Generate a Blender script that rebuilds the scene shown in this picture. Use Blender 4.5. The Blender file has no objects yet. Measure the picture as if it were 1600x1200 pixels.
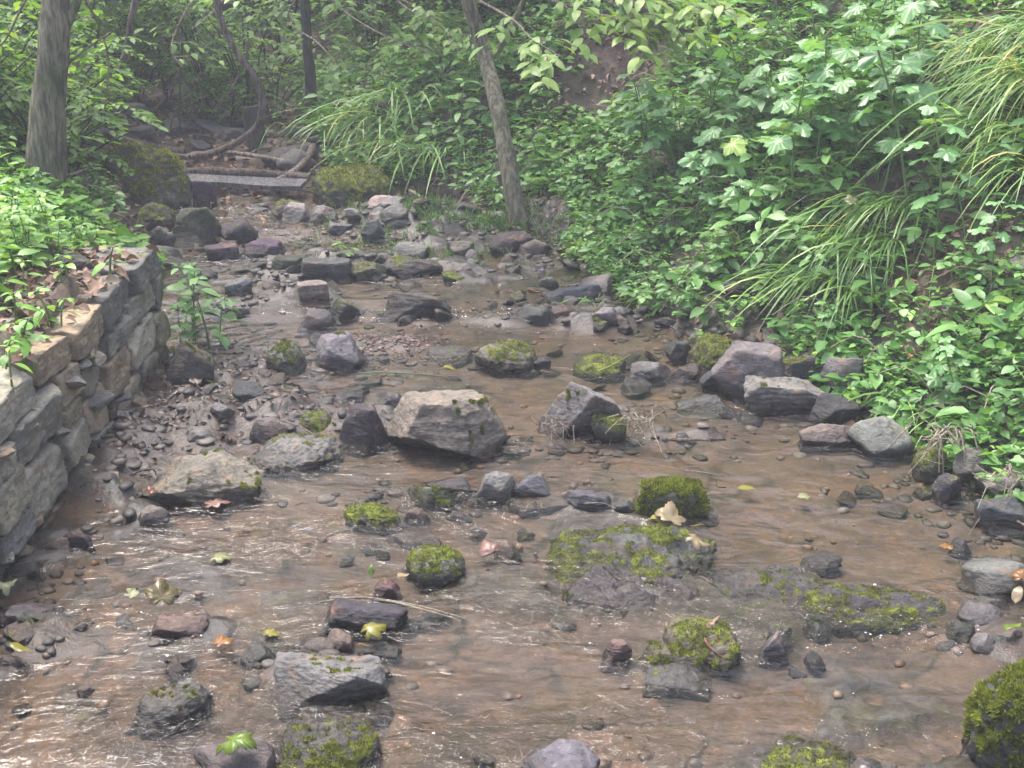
import bpy, bmesh, math, random
import numpy as np
from mathutils import Vector, Matrix, Euler

random.seed(7); RNG = np.random.default_rng(7)
SC = bpy.context.scene
COL = SC.collection
R = math.radians

# ------------------------------------------------------------------ camera, sky, sun, exposure
CAM_H, PITCH, F = 1.8, R(21.5), 1931.0          # F: focal length in photograph pixels (1600 wide)
cam_d = bpy.data.cameras.new('camera'); cam = bpy.data.objects.new('camera', cam_d); COL.objects.link(cam)
cam.location = (0, 0, CAM_H); cam.rotation_euler = (math.pi/2 - PITCH, 0, 0)
cam_d.sensor_width = 36; cam_d.lens = 36*F/1600; cam_d.clip_start = .05; cam_d.clip_end = 1500
SC.camera = cam
SUN = Vector((-.30, .34, 1.0)).normalized()
world = bpy.data.worlds.new('World'); SC.world = world; world.use_nodes = True
wn = world.node_tree.nodes; wl = world.node_tree.links
bgn = wn['Background']; sky = wn.new('ShaderNodeTexSky'); sky.sky_type = 'NISHITA'; sky.sun_disc = False
sky.sun_elevation = math.asin(SUN.z); sky.sun_rotation = math.atan2(SUN.x, SUN.y)
sky.air_density = 1.0; sky.dust_density = 5.0; sky.ozone_density = 1.0
wl.new(sky.outputs[0], bgn.inputs[0]); bgn.inputs[1].default_value = .15
sun_d = bpy.data.lights.new('sun', 'SUN'); sun_d.energy = 1.1; sun_d.angle = R(20); sun_d.color = (1, .97, .93)
sun = bpy.data.objects.new('sun', sun_d); COL.objects.link(sun); sun.location = (-5, 5, 14)
sun.rotation_euler = (-SUN).to_track_quat('-Z', 'Y').to_euler()
vs = SC.view_settings; vs.view_transform = 'Standard'; vs.look = 'None'; vs.gamma = 1; vs.exposure = 2.2
SC.cycles.use_denoising = True; SC.cycles.use_adaptive_sampling = True; SC.cycles.adaptive_threshold = .02
SC.cycles.max_bounces = 7; SC.cycles.diffuse_bounces = 3; SC.cycles.glossy_bounces = 3
SC.cycles.transmission_bounces = 4; SC.cycles.transparent_max_bounces = 10
SC.cycles.caustics_reflective = False; SC.cycles.caustics_refractive = False

# ------------------------------------------------------------------ noise
_p = RNG.permutation(256); PERM = np.concatenate([_p, _p, _p])
_g = RNG.normal(size=(256, 3)); GRAD = _g/np.linalg.norm(_g, axis=1)[:, None]
def pn(p):
    p = np.asarray(p, float); i = np.floor(p).astype(int); f = p - i; i &= 255
    u = f*f*f*(f*(f*6-15)+10); out = 0
    for dx in (0, 1):
        for dy in (0, 1):
            for dz in (0, 1):
                h = PERM[PERM[PERM[i[:, 0]+dx]+i[:, 1]+dy]+i[:, 2]+dz]
                g = GRAD[h]
                d = (g*(f-np.array([dx, dy, dz]))).sum(1)
                w = (u[:, 0] if dx else 1-u[:, 0])*(u[:, 1] if dy else 1-u[:, 1])*(u[:, 2] if dz else 1-u[:, 2])
                out = out + d*w
    return out*1.6
def fbm(p, o=4, gain=.5):
    p = np.asarray(p, float); s = 0; a = 1
    for k in range(o):
        s = s + a*pn(p*2.03**k + 17.3*k); a *= gain
    return s
def n2(x, y, s, o=3, seed=0.):
    sh = np.shape(x); p = np.stack([np.ravel(x)*s, np.ravel(y)*s, np.full(np.size(x), seed+.37)], 1)
    return fbm(p, o).reshape(sh)
def ss(t): t = np.clip(t, 0, 1); return t*t*(3-2*t)

# ------------------------------------------------------------------ the lie of the land
def xr(y): return np.interp(y, [-20, 1, 2.5, 3.4, 4.3, 5.4, 6.6, 7.5, 8.0, 9, 10, 14, 30, 300],
                            [2.3, 2.1, 1.9, 1.62, 1.30, .62, .10, -.35, -1.15, -1.5, -1.7, -2.6, -6, -60])
def xl(y): return np.interp(y, [-20, 4.8, 5.2, 6, 7, 8, 9, 10, 14, 30, 300], [-1.5, -1.5, -1.55, -1.75, -2.0, -2.3, -2.6, -2.9, -4.2, -9, -80])
def zw(y): return np.interp(y, [-20, 3.3, 3.6, 5.3, 5.5, 6.5, 6.7, 7.6, 8, 8.4], [0, 0, .012, .018, .05, .055, .09, .10, .14, .16])
BARS = []   # (x, y, rx, ry, height) gravel bars that lift the bed above the water
def plates(x, y):
    """low shelves of bed rock that just break the water, 0..1"""
    zone_ = ss((n2(x, y, .9, 2, 61.)+.12)/.3)
    a = n2(x*.75+.04*n2(x, y, 9., 2, 4.), y*1.25, 4.2, 3, 62.)
    return ss((a-.13)/.07)*zone_*(x > xl(y)+.05)*(x < xr(y)+.1)*(y < 8.2)
def H(x, y, fine=True):
    x, y = np.broadcast_arrays(np.asarray(x, float), np.asarray(y, float))
    dR = x - xr(y); dL = xl(y) - x
    if fine:
        e = n2(x, y, 1.7, 2, 5.)*.10
        dR = dR + e; dL = np.where(y > 5, dL + e, dL)
    w = zw(y)
    z = w - .036
    rise = np.where(y > 8.3, .10*(y-8.3), 0) + np.where(y > 13, .32*(y-13), 0) + .10*ss((y-8.15)/.35)
    rise = np.minimum(rise, 14)
    right = .16*ss((dR+.05)/.35) + np.minimum(.62*np.maximum(dR-.3, 0), 5+.05*np.maximum(dR, 0))
    wall = .50*ss(dL/.10+.3) + .12*np.maximum(dL-.8, 0)
    slope = .42*ss((dL+.05)/.75) + .14*np.maximum(dL-.6, 0)
    b = ss((y-4.75)/.25)
    left = np.minimum(wall*(1-b) + slope*b, 4.)
    z = z + right + left + rise
    if fine:
        bank = np.clip(right*5, 0, 1) + np.clip(left*2, 0, 1)
        z = z + n2(x, y, 2.6, 4)*(.010+.05*np.clip(bank, 0, 1)) + n2(x, y, 14., 3, 9.)*(.006 + .008*bank)
        z = z + plates(x, y)*(.030+.016*n2(x, y, 9., 3, 63.))
        for (bx, by, rx, ry, h) in BARS:
            q = ((x-bx)/rx)**2 + ((y-by)/ry)**2
            z = z + h*np.exp(-q)*(1+.5*n2(x, y, 6., 3, 3.))
    return z
def ray(u, v):
    a, c = (u-800)/F, (600-v)/F
    return np.array([a, math.cos(PITCH)+math.sin(PITCH)*c, -math.sin(PITCH)+math.cos(PITCH)*c])
_t = np.linspace(1.2, 30, 2400)
def S(u, v):
    """world point where the sight line meets the ground or the water"""
    d = ray(u, v); x, y, z = d[0]*_t, d[1]*_t, CAM_H + d[2]*_t
    s = np.maximum(H(x, y, False), np.where(y < 8.35, zw(y), -9))
    k = int(np.argmax(z < s)); return Vector((x[k], y[k], s[k]))
def SF(u, v):
    """the same against the finished, uneven ground"""
    d = ray(u, v); x, y, z = d[0]*_t, d[1]*_t, CAM_H + d[2]*_t; s = np.maximum(H(x, y), np.where(y < 8.35, zw(y), -9)); k = int(np.argmax(z < s)); return Vector((x[k], y[k], s[k]))
def W(u, v, z=0.):
    d = ray(u, v); t = (z-CAM_H)/d[2]; return Vector((d[0]*t, d[1]*t, z))
def at_y(u, v, y):
    d = ray(u, v); t = y/d[1]; return Vector((d[0]*t, y, CAM_H+d[2]*t))
def depth(p): return p.y*math.cos(PITCH) + (CAM_H-p.z)*math.sin(PITCH)
def pxm(p): return depth(p)/F       # metres per photograph pixel there
for u, v, rx, ry, h in ((300, 650, .42, .33, .085), (590, 535, .22, .16, .07), (330, 560, .25, .25, .06), (480, 640, .25, .12, .06), (190, 720, .16, .4, .06),
                        (560, 425, .7, .22, .06), (960, 640, .2, .08, .05), (1060, 672, .25, .07, .055), (420, 470, .4, .15, .05), (60, 985, .2, .12, .055),
                        (480, 1035, .16, .1, .05), (740, 500, .5, .08, .05), (640, 360, .5, .4, .08), (1580, 985, .2, .2, .05), (930, 505, .25, .15, .05)):
    q = W(u, v, .03); BARS.append((q.x, q.y, rx, ry, h))

# ------------------------------------------------------------------ node materials
def mat(name):
    m = bpy.data.materials.new(name); m.use_nodes = True; nt = m.node_tree
    return m, nt, nt.nodes, nt.links, nt.nodes['Principled BSDF']
def nd(nt, t, **kw):
    n = nt.nodes.new(t)
    for k, v in kw.items():
        if k.startswith('i_'):
            key = k[2:]; n.inputs[int(key) if key.isdigit() else key].default_value = v
        else: setattr(n, k, v)
    return n
def ramp(nt, fac, stops, interp='LINEAR'):
    r = nt.nodes.new('ShaderNodeValToRGB'); r.color_ramp.interpolation = interp
    e = r.color_ramp.elements
    while len(e) < len(stops): e.new(.5)
    for el, (p, c) in zip(e, stops): el.position = p; el.color = (*c, 1) if len(c) == 3 else c
    nt.links.new(fac, r.inputs[0]); return r.outputs[0]
def mix(nt, fac, a, b, mode='MIX'):
    m = nt.nodes.new('ShaderNodeMix'); m.data_type = 'RGBA'; m.blend_type = mode
    for s, v in ((0, fac), (6, a), (7, b)):
        if isinstance(v, (int, float)): m.inputs[s].default_value = v
        elif isinstance(v, tuple): m.inputs[s].default_value = (*v, 1)
        else: nt.links.new(v, m.inputs[s])
    return m.outputs[2]
def math_(nt, op, a, b=None, c=None):
    m = nt.nodes.new('ShaderNodeMath'); m.operation = op
    for k, v in enumerate((a, b, c)):
        if v is None: continue
        if isinstance(v, (int, float)): m.inputs[k].default_value = v
        else: nt.links.new(v, m.inputs[k])
    return m.outputs[0]
def tex(nt, vec, scale, detail=4, rough=.55, kind='Noise', **kw):
    n = nt.nodes.new('ShaderNodeTex'+kind); n.inputs['Scale'].default_value = scale
    if kind == 'Noise': n.inputs['Detail'].default_value = detail; n.inputs['Roughness'].default_value = rough
    for k, v in kw.items(): setattr(n, k, v)
    if vec is not None: nt.links.new(vec, n.inputs['Vector'])
    return n
def bump(nt, h, strength, dist, normal=None):
    b = nt.nodes.new('ShaderNodeBump'); b.inputs['Strength'].default_value = strength; b.inputs['Distance'].default_value = dist
    nt.links.new(h, b.inputs['Height'])
    if normal is not None: nt.links.new(normal, b.inputs['Normal'])
    return b.outputs[0]
def attr(nt, name):
    a = nt.nodes.new('ShaderNodeAttribute'); a.attribute_name = name; return a.outputs['Fac']

def make_rock_material(name, layer=1.):
    m, nt, N, L, P = mat(name)
    co = nd(nt, 'ShaderNodeNewGeometry').outputs['Position']
    oi = nd(nt, 'ShaderNodeObjectInfo')
    big = tex(nt, co, 9, 5, .6).outputs[0]; fine = tex(nt, co, 75, 5, .65).outputs[0]; vein = tex(nt, co, 26, 6, .7).outputs[0]
    c = mix(nt, ramp(nt, big, [(.3, (.55, .55, .55)), (.7, (1.35, 1.33, 1.3))]), oi.outputs['Color'], oi.outputs['Color'])
    tone = ramp(nt, big, [(.3, (.62, .60, .60)), (.5, (.95, .95, .97)), (.72, (1.35, 1.28, 1.18))])
    c = mix(nt, 1., oi.outputs['Color'], tone, 'MULTIPLY')
    c = mix(nt, .75, c, ramp(nt, fine, [(.3, (.55, .55, .58)), (.55, (1, 1, 1)), (.75, (1.45, 1.42, 1.4))]), 'MULTIPLY')
    c = mix(nt, ramp(nt, vein, [(.58, (0, 0, 0)), (.68, (.28, .28, .28))]), c, (.33, .32, .28))       # pale lichen flecks
    c = mix(nt, ramp(nt, tex(nt, co, 13, 3).outputs[0], [(.58, (0, 0, 0)), (.7, (.5, .5, .5))]), c, (.19, .10, .055))   # rust
    lm = nd(nt, 'ShaderNodeMapping'); lm.inputs['Scale'].default_value = (1, 1, 4.5); lm.inputs['Rotation'].default_value = (.25, .2, 0); L.new(co, lm.inputs[0])
    lay = tex(nt, lm.outputs[0], 24, 5, .7).outputs[0]
    c = mix(nt, .8*layer, c, ramp(nt, lay, [(.3, (.45, .45, .47)), (.45, (.95, .95, .95)), (.7, (1.2, 1.2, 1.18))]), 'MULTIPLY')
    # wet band just above the water line
    sep = nd(nt, 'ShaderNodeSeparateXYZ'); L.new(co, sep.inputs[0])
    lev = math_(nt, 'MULTIPLY_ADD', math_(nt, 'MAXIMUM', math_(nt, 'SUBTRACT', sep.outputs[1], 3.4), 0.), -.022, sep.outputs[2])
    wet = math_(nt, 'SUBTRACT', math_(nt, 'MULTIPLY_ADD', big, .05, .018), lev)
    wet = math_(nt, 'MULTIPLY', wet, 45.); wet = nd(nt, 'ShaderNodeClamp'); 
    src = [l for l in []]
    wv = math_(nt, 'MULTIPLY', math_(nt, 'SUBTRACT', math_(nt, 'MULTIPLY_ADD', big, .05, .016), lev), 40.)
    L.new(wv, wet.inputs[0]); wet = wet.outputs[0]
    c = mix(nt, wet, c, mix(nt, 1., c, (.34, .32, .31), 'MULTIPLY'))
    moss = attr(nt, 'moss')
    mossn = tex(nt, co, 130, 4, .7).outputs[0]
    mm = math_(nt, 'ADD', moss, math_(nt, 'MULTIPLY_ADD', mossn, .7, -.35))
    mfac = ramp(nt, mm, [(.35, (0, 0, 0)), (.6, (1, 1, 1))])
    mcol = ramp(nt, tex(nt, co, 22, 5, .7).outputs[0], [(.28, (.035, .030, .016)), (.42, (.055, .058, .018)), (.55, (.135, .16, .026)), (.72, (.26, .28, .05))])
    c = mix(nt, mfac, c, mcol)
    L.new(c, P.inputs['Base Color'])
    ro = ramp(nt, wet, [(0, (.75, .75, .75)), (1, (.28, .28, .28))]); ro = mix(nt, mfac, ro, (.95, .95, .95))
    L.new(ro, P.inputs['Roughness'])
    P.inputs['Specular IOR Level'].default_value = .35
    h = math_(nt, 'ADD', math_(nt, 'MULTIPLY', big, .6), math_(nt, 'MULTIPLY', fine, .35))
    h = math_(nt, 'ADD', h, math_(nt, 'MULTIPLY', vein, .5)); h = math_(nt, 'ADD', h, math_(nt, 'MULTIPLY', lay, .9*layer))
    b = bump(nt, h, .75, .016)
    b = bump(nt, math_(nt, 'MULTIPLY', mossn, mfac), .8, .012, b)
    L.new(b, P.inputs['Normal'])
    return m
M = {}
M['rock'] = make_rock_material('river rock')

def leaf_mat(name, stops, trans=.35, rough=.42, spec=.5, vein=False):
    m, nt, N, L, P = mat(name)
    oi = nd(nt, 'ShaderNodeObjectInfo'); a = attr(nt, 'var')
    f = math_(nt, 'FRACT', math_(nt, 'ADD', a, math_(nt, 'MULTIPLY', oi.outputs['Random'], 1.)))
    co = nd(nt, 'ShaderNodeNewGeometry').outputs['Position']
    pat = tex(nt, co, 2.2, 2).outputs[0]
    f2 = math_(nt, 'ADD', math_(nt, 'MULTIPLY', f, .75), math_(nt, 'MULTIPLY_ADD', pat, .7, -.22))
    c = ramp(nt, f2, stops)
    sp = tex(nt, co, 60, 3).outputs[0]
    c = mix(nt, .5, c, ramp(nt, sp, [(.3, (.7, .7, .7)), (.7, (1.25, 1.25, 1.2))]), 'MULTIPLY')
    L.new(c, P.inputs['Base Color']); P.inputs['Roughness'].default_value = rough; P.inputs['Specular IOR Level'].default_value = spec
    L.new(bump(nt, sp, .3, .004), P.inputs['Normal'])
    t = nd(nt, 'ShaderNodeBsdfTranslucent'); L.new(mix(nt, 1., c, (1.25, 1.25, .6), 'MULTIPLY'), t.inputs[0])
    ms = nd(nt, 'ShaderNodeMixShader'); ms.inputs[0].default_value = trans
    L.new(P.outputs[0], ms.inputs[1]); L.new(t.outputs[0], ms.inputs[2])
    L.new(ms.outputs[0], nt.nodes['Material Output'].inputs[0])
    return m
M['herb'] = leaf_mat('bright herb leaf', [(.0, (.090, .212, .039)), (.45, (.164, .349, .055)), (.8, (.245, .455, .076)), (1, (.376, .516, .083))])
M['lobed'] = leaf_mat('lobed leaf', [(0, (.084, .199, .062)), (.5, (.143, .314, .103)), (.85, (.193, .372, .138)), (1, (.286, .431, .069))], rough=.36, spec=.6)
M['bank'] = leaf_mat('bank herb leaf', [(0, (.056, .149, .036)), (.5, (.106, .248, .058)), (.85, (.167, .331, .083)), (1, (.281, .397, .069))])
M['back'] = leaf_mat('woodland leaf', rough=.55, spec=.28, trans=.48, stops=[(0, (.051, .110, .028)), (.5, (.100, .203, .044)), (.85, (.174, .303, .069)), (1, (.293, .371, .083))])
M['beech'] = leaf_mat('sapling leaf', [(0, (.110, .207, .034)), (.5, (.176, .304, .055)), (1, (.293, .400, .083))], trans=.45)
M['sedge'] = leaf_mat('sedge blade', [(0, (.059, .152, .028)), (.5, (.132, .262, .048)), (.8, (.219, .331, .069)), (.92, (.439, .386, .110)), (1, (.556, .373, .138))], trans=.25)
M['moss'] = leaf_mat('moss', [(0, (.072, .062, .022)), (.35, (.098, .111, .024)), (.6, (.169, .202, .033)), (1, (.325, .351, .061))], trans=.3, rough=.8, spec=.1)
M['wetlitter'] = leaf_mat('rotting leaf', [(0, (.025, .017, .013)), (.5, (.055, .036, .027)), (.85, (.10, .062, .046)), (1, (.20, .13, .10))], trans=.05, rough=.4, spec=.4)
M['litter'] = leaf_mat('dead leaf', [(0, (.07, .042, .03)), (.4, (.15, .095, .07)), (.7, (.27, .17, .13)), (1, (.38, .28, .20))], trans=.12, rough=.7, spec=.2)

def fallen_mat(name, a, b, spot=(.10, .045, .02), amt=.56, rough=.3):
    m, nt, N, L, P = mat(name)
    co = nd(nt, 'ShaderNodeTexCoord').outputs['Object']
    n = tex(nt, co, 28, 3).outputs[0]; n3 = tex(nt, co, 45, 4).outputs[0]
    c = mix(nt, ramp(nt, n, [(.38, (0, 0, 0)), (.62, (1, 1, 1))]), a, b)
    c = mix(nt, ramp(nt, n3, [(amt, (0, 0, 0)), (amt+.06, (1, 1, 1))]), c, spot)
    L.new(c, P.inputs['Base Color']); P.inputs['Roughness'].default_value = rough
    t = nd(nt, 'ShaderNodeBsdfTranslucent'); L.new(c, t.inputs[0])
    ms = nd(nt, 'ShaderNodeMixShader'); ms.inputs[0].default_value = .25
    L.new(P.outputs[0], ms.inputs[1]); L.new(t.outputs[0], ms.inputs[2]); L.new(ms.outputs[0], nt.nodes['Material Output'].inputs[0])
    return m
M['f_green'] = fallen_mat('green fallen leaf', (.086, .153, .015), (.140, .184, .025), amt=.68)
M['f_pale'] = fallen_mat('pale green fallen leaf', (.162, .194, .071), (.226, .224, .102), amt=.7)
M['f_yellow'] = fallen_mat('yellow fallen leaf', (.226, .184, .025), (.162, .173, .025), amt=.64)
M['f_tan'] = fallen_mat('tan fallen leaf', (.259, .194, .122), (.226, .184, .082), spot=(.118, .066, .041), amt=.62)
M['f_pink'] = fallen_mat('pinkish fallen leaf', (.270, .153, .128), (.226, .138, .102), spot=(.135, .061, .051), amt=.66)
M['f_orange'] = fallen_mat('orange fallen leaf', (.248, .102, .025), (.206, .112, .041), amt=.64)
M['f_red'] = fallen_mat('dark red fallen leaf', (.10, .025, .018), (.20, .07, .04), amt=.62)
M['f_spot'] = fallen_mat('green and brown fallen leaf', (.15, .18, .02), (.09, .05, .018), spot=(.05, .02, .012), amt=.46)

def bark_mat(name, a, b, moss=.0):
    m, nt, N, L, P = mat(name)
    co = nd(nt, 'ShaderNodeTexCoord').outputs['Object']
    mp = nd(nt, 'ShaderNodeMapping'); mp.inputs['Scale'].default_value = (1, 1, .16); L.new(co, mp.inputs[0])
    ridge = tex(nt, mp.outputs[0], 55, 6, .65).outputs[0]; blot = tex(nt, co, 6, 4).outputs[0]
    c = mix(nt, ramp(nt, ridge, [(.40, (0, 0, 0)), (.60, (1, 1, 1))]), a, b)
    c = mix(nt, .7, c, ramp(nt, blot, [(.3, (.6, .62, .58)), (.7, (1.3, 1.28, 1.2))]), 'MULTIPLY')
    if moss: c = mix(nt, ramp(nt, tex(nt, co, 9, 5, .7).outputs[0], [(.58-moss*.2, (0, 0, 0)), (.72, (.8, .8, .8))]), c, (.07, .095, .025))
    L.new(c, P.inputs['Base Color']); P.inputs['Roughness'].default_value = .85
    L.new(bump(nt, ridge, 1., .035), P.inputs['Normal']); return m
M['bark'] = bark_mat('grey bark', (.085, .07, .05), (.27, .235, .175), .35)
M['bark_dark'] = bark_mat('dark wet bark', (.018, .016, .014), (.07, .062, .052), .2)
M['bark_smooth'] = bark_mat('smooth olive bark', (.11, .095, .062), (.32, .285, .20), .45)
M['vine'] = bark_mat('vine bark', (.06, .042, .034), (.20, .155, .13))
M['twig'] = bark_mat('dead twig', (.12, .085, .07), (.34, .27, .23))
M['root'] = bark_mat('pale root', (.26, .21, .15), (.45, .38, .29))
M['plank'] = bark_mat('weathered board', (.085, .076, .082), (.20, .185, .20), .1)
m, nt, N, L, P = mat('green stem'); P.inputs['Base Color'].default_value = (.10, .17, .045, 1); P.inputs['Roughness'].default_value = .5; M['stem'] = m
m, nt, N, L, P = mat('foam'); P.inputs['Base Color'].default_value = (.8, .8, .82, 1); P.inputs['Roughness'].default_value = .3; M['foam'] = m
m, nt, N, L, P = mat('dead brown stem'); P.inputs['Base Color'].default_value = (.09, .055, .035, 1); P.inputs['Roughness'].default_value = .7; M['dstem'] = m

# ground: silt and pebble bed, soil and litter banks
m, nt, N, L, P = mat('ground'); M['ground'] = m
co = nd(nt, 'ShaderNodeNewGeometry').outputs['Position']
big = tex(nt, co, 2.3, 5, .6).outputs[0]; mid = tex(nt, co, 15, 5, .65).outputs[0]; fine = tex(nt, co, 70, 5, .7).outputs[0]
bedc = ramp(nt, big, [(.28, (.033, .026, .021)), (.45, (.064, .049, .039)), (.58, (.090, .069, .054)), (.75, (.066, .056, .040))])
bedc = mix(nt, .85, bedc, ramp(nt, mid, [(.28, (.45, .42, .40)), (.5, (1, 1, 1)), (.75, (1.35, 1.25, 1.1))]), 'MULTIPLY')
vo = tex(nt, co, 34, kind='Voronoi'); vo2 = tex(nt, co, 34, kind='Voronoi', feature='DISTANCE_TO_EDGE')
pebc = mix(nt, .5, ramp(nt, vo.outputs['Color'], [(.1, (.05, .030, .020)), (.4, (.11, .072, .045)), (.6, (.17, .088, .042)), (.85, (.10, .085, .070))]), bedc)
pm = ramp(nt, tex(nt, co, 5, 3).outputs[0], [(.46, (0, 0, 0)), (.58, (.75, .75, .75))])
bedc = mix(nt, pm, bedc, pebc)
bedc = mix(nt, .8, bedc, ramp(nt, fine, [(.25, (.62, .6, .58)), (.7, (1.3, 1.25, 1.2))]), 'MULTIPLY')
algae = ramp(nt, tex(nt, co, 3.1, 4).outputs[0], [(.55, (0, 0, 0)), (.72, (.5, .5, .5))])
bedc = mix(nt, algae, bedc, (.060, .056, .020))
soil = ramp(nt, mid, [(.25, (.016, .012, .009)), (.5, (.045, .031, .022)), (.75, (.095, .064, .048))])
soil = mix(nt, ramp(nt, vo.outputs['Color'], [(.45, (0, 0, 0)), (.65, (.7, .7, .7))]), soil, ramp(nt, fine, [(.3, (.045, .030, .021)), (.7, (.14, .095, .074))]))
gr = mix(nt, ramp(nt, big, [(.45, (0, 0, 0)), (.65, (.6, .6, .6))]), soil, (.045, .065, .018))
bank = attr(nt, 'bank')
rk = mix(nt, .9, ramp(nt, mid, [(.28, (.020, .018, .017)), (.5, (.055, .050, .046)), (.72, (.115, .105, .098))]), ramp(nt, fine, [(.28, (.5, .5, .5)), (.7, (1.4, 1.38, 1.35))]), 'MULTIPLY')
rk = mix(nt, ramp(nt, tex(nt, co, 6, 5, .7).outputs[0], [(.52, (0, 0, 0)), (.66, (.75, .75, .75))]), rk, (.060, .066, .022))
bedc = mix(nt, attr(nt, 'plate'), bedc, rk)
wob = nd(nt, 'ShaderNodeVectorMath'); wob.operation = 'MULTIPLY_ADD'; L.new(tex(nt, co, 5, 4, .6).outputs['Color'], wob.inputs[0]); wob.inputs[1].default_value = (.22, .22, 0); L.new(co, wob.inputs[2])
ck = tex(nt, wob.outputs[0], 3.4, kind='Voronoi', feature='DISTANCE_TO_EDGE').outputs['Distance']
ckm = math_(nt, 'MULTIPLY', ramp(nt, ck, [(.012, (1, 1, 1)), (.05, (0, 0, 0))]), ramp(nt, tex(nt, co, 2.4, 3).outputs[0], [(.45, (0, 0, 0)), (.6, (.85, .85, .85))]))
bedc = mix(nt, ckm, bedc, (.016, .018, .012))          # silt-dark fissures of the bed
c = mix(nt, bank, bedc, gr)
mud = attr(nt, 'mud'); c = mix(nt, mud, c, mix(nt, 1., c, (.42, .38, .36), 'MULTIPLY'))
L.new(c, P.inputs['Base Color'])
L.new(ramp(nt, mud, [(0, (.85, .85, .85)), (1, (.35, .35, .35))]), P.inputs['Roughness'])
hh = math_(nt, 'ADD', math_(nt, 'MULTIPLY', mid, .8), math_(nt, 'MULTIPLY', fine, .4))
L.new(bump(nt, hh, .7, .016), P.inputs['Normal'])

# water: clear brown water, sky and wood mirrored by Fresnel
m, nt, N, L, P = mat('stream water'); M['water'] = m
co = nd(nt, 'ShaderNodeNewGeometry').outputs['Position']
mp = nd(nt, 'ShaderNodeMapping'); mp.inputs['Scale'].default_value = (.55, 1, 1); mp.inputs['Rotation'].default_value = (0, 0, R(2)); L.new(co, mp.inputs[0])
r1 = tex(nt, mp.outputs[0], 13, 2, .45); r1.inputs['Distortion'].default_value = .9
r2 = tex(nt, mp.outputs[0], 48, 3, .55); r2.inputs['Distortion'].default_value = .8
rif = attr(nt, 'riffle')
hgt = math_(nt, 'ADD', math_(nt, 'MULTIPLY', r1.outputs[0], math_(nt, 'MULTIPLY_ADD', rif, .62, .36)), math_(nt, 'MULTIPLY', math_(nt, 'MULTIPLY', r2.outputs[0], .34), math_(nt, 'MULTIPLY_ADD', rif, 1.35, .09)))
bn = bump(nt, hgt, 1., .032)
fr = nd(nt, 'ShaderNodeFresnel'); fr.inputs[0].default_value = 1.34; L.new(bn, fr.inputs['Normal'])
gl = nd(nt, 'ShaderNodeBsdfGlossy'); gl.inputs['Roughness'].default_value = .03; L.new(bn, gl.inputs['Normal'])
tr = nd(nt, 'ShaderNodeBsdfTransparent'); tr.inputs[0].default_value = (.90, .87, .82, 1)
ms = nd(nt, 'ShaderNodeMixShader'); L.new(fr.outputs[0], ms.inputs[0]); L.new(tr.outputs[0], ms.inputs[1]); L.new(gl.outputs[0], ms.inputs[2])
L.new(ms.outputs[0], nt.nodes['Material Output'].inputs[0])

# ------------------------------------------------------------------ mesh helpers
def mesh_np(name, V, Fc, smooth=True, **attrs):
    """Fc: list of index arrays, each (n, k) with one k, or one array"""
    if isinstance(Fc, np.ndarray): Fc = [Fc]
    me = bpy.data.meshes.new(name); V = np.asarray(V, np.float32)
    me.vertices.add(len(V)); me.vertices.foreach_set('co', V.ravel())
    loops = np.concatenate([f.ravel() for f in Fc]).astype(np.int32)
    tot = np.concatenate([np.full(len(f), f.shape[1]) for f in Fc]).astype(np.int32)
    start = np.concatenate([[0], np.cumsum(tot)[:-1]]).astype(np.int32)
    me.loops.add(len(loops)); me.loops.foreach_set('vertex_index', loops)
    me.polygons.add(len(tot)); me.polygons.foreach_set('loop_start', start)
    me.polygons.foreach_set('use_smooth', np.full(len(tot), smooth))
    for k, a in attrs.items():
        at = me.attributes.new(k, 'FLOAT', 'POINT'); at.data.foreach_set('value', np.asarray(a, np.float32))
    me.update(calc_edges=True); me.validate()
    return me
def obj(name, me, material, parent=None, M4=None):
    o = bpy.data.objects.new(name, me); COL.objects.link(o)
    if material is not None and me is not None and not me.materials: me.materials.append(material)
    if parent is not None: o.parent = parent
    if M4 is not None: o.matrix_basis = M4
    return o
def tag(o, label, cat, group=None, kind=None):
    o['label'] = label; o['category'] = cat
    if group: o['group'] = group
    if kind: o['kind'] = kind
    return o
def empty(name, loc, rz=0., s=1.):
    e = bpy.data.objects.new(name, None); COL.objects.link(e); e.location = loc; e.rotation_euler = (0, 0, rz); e.scale = (s, s, s); e.empty_display_size = .1
    return e
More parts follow.
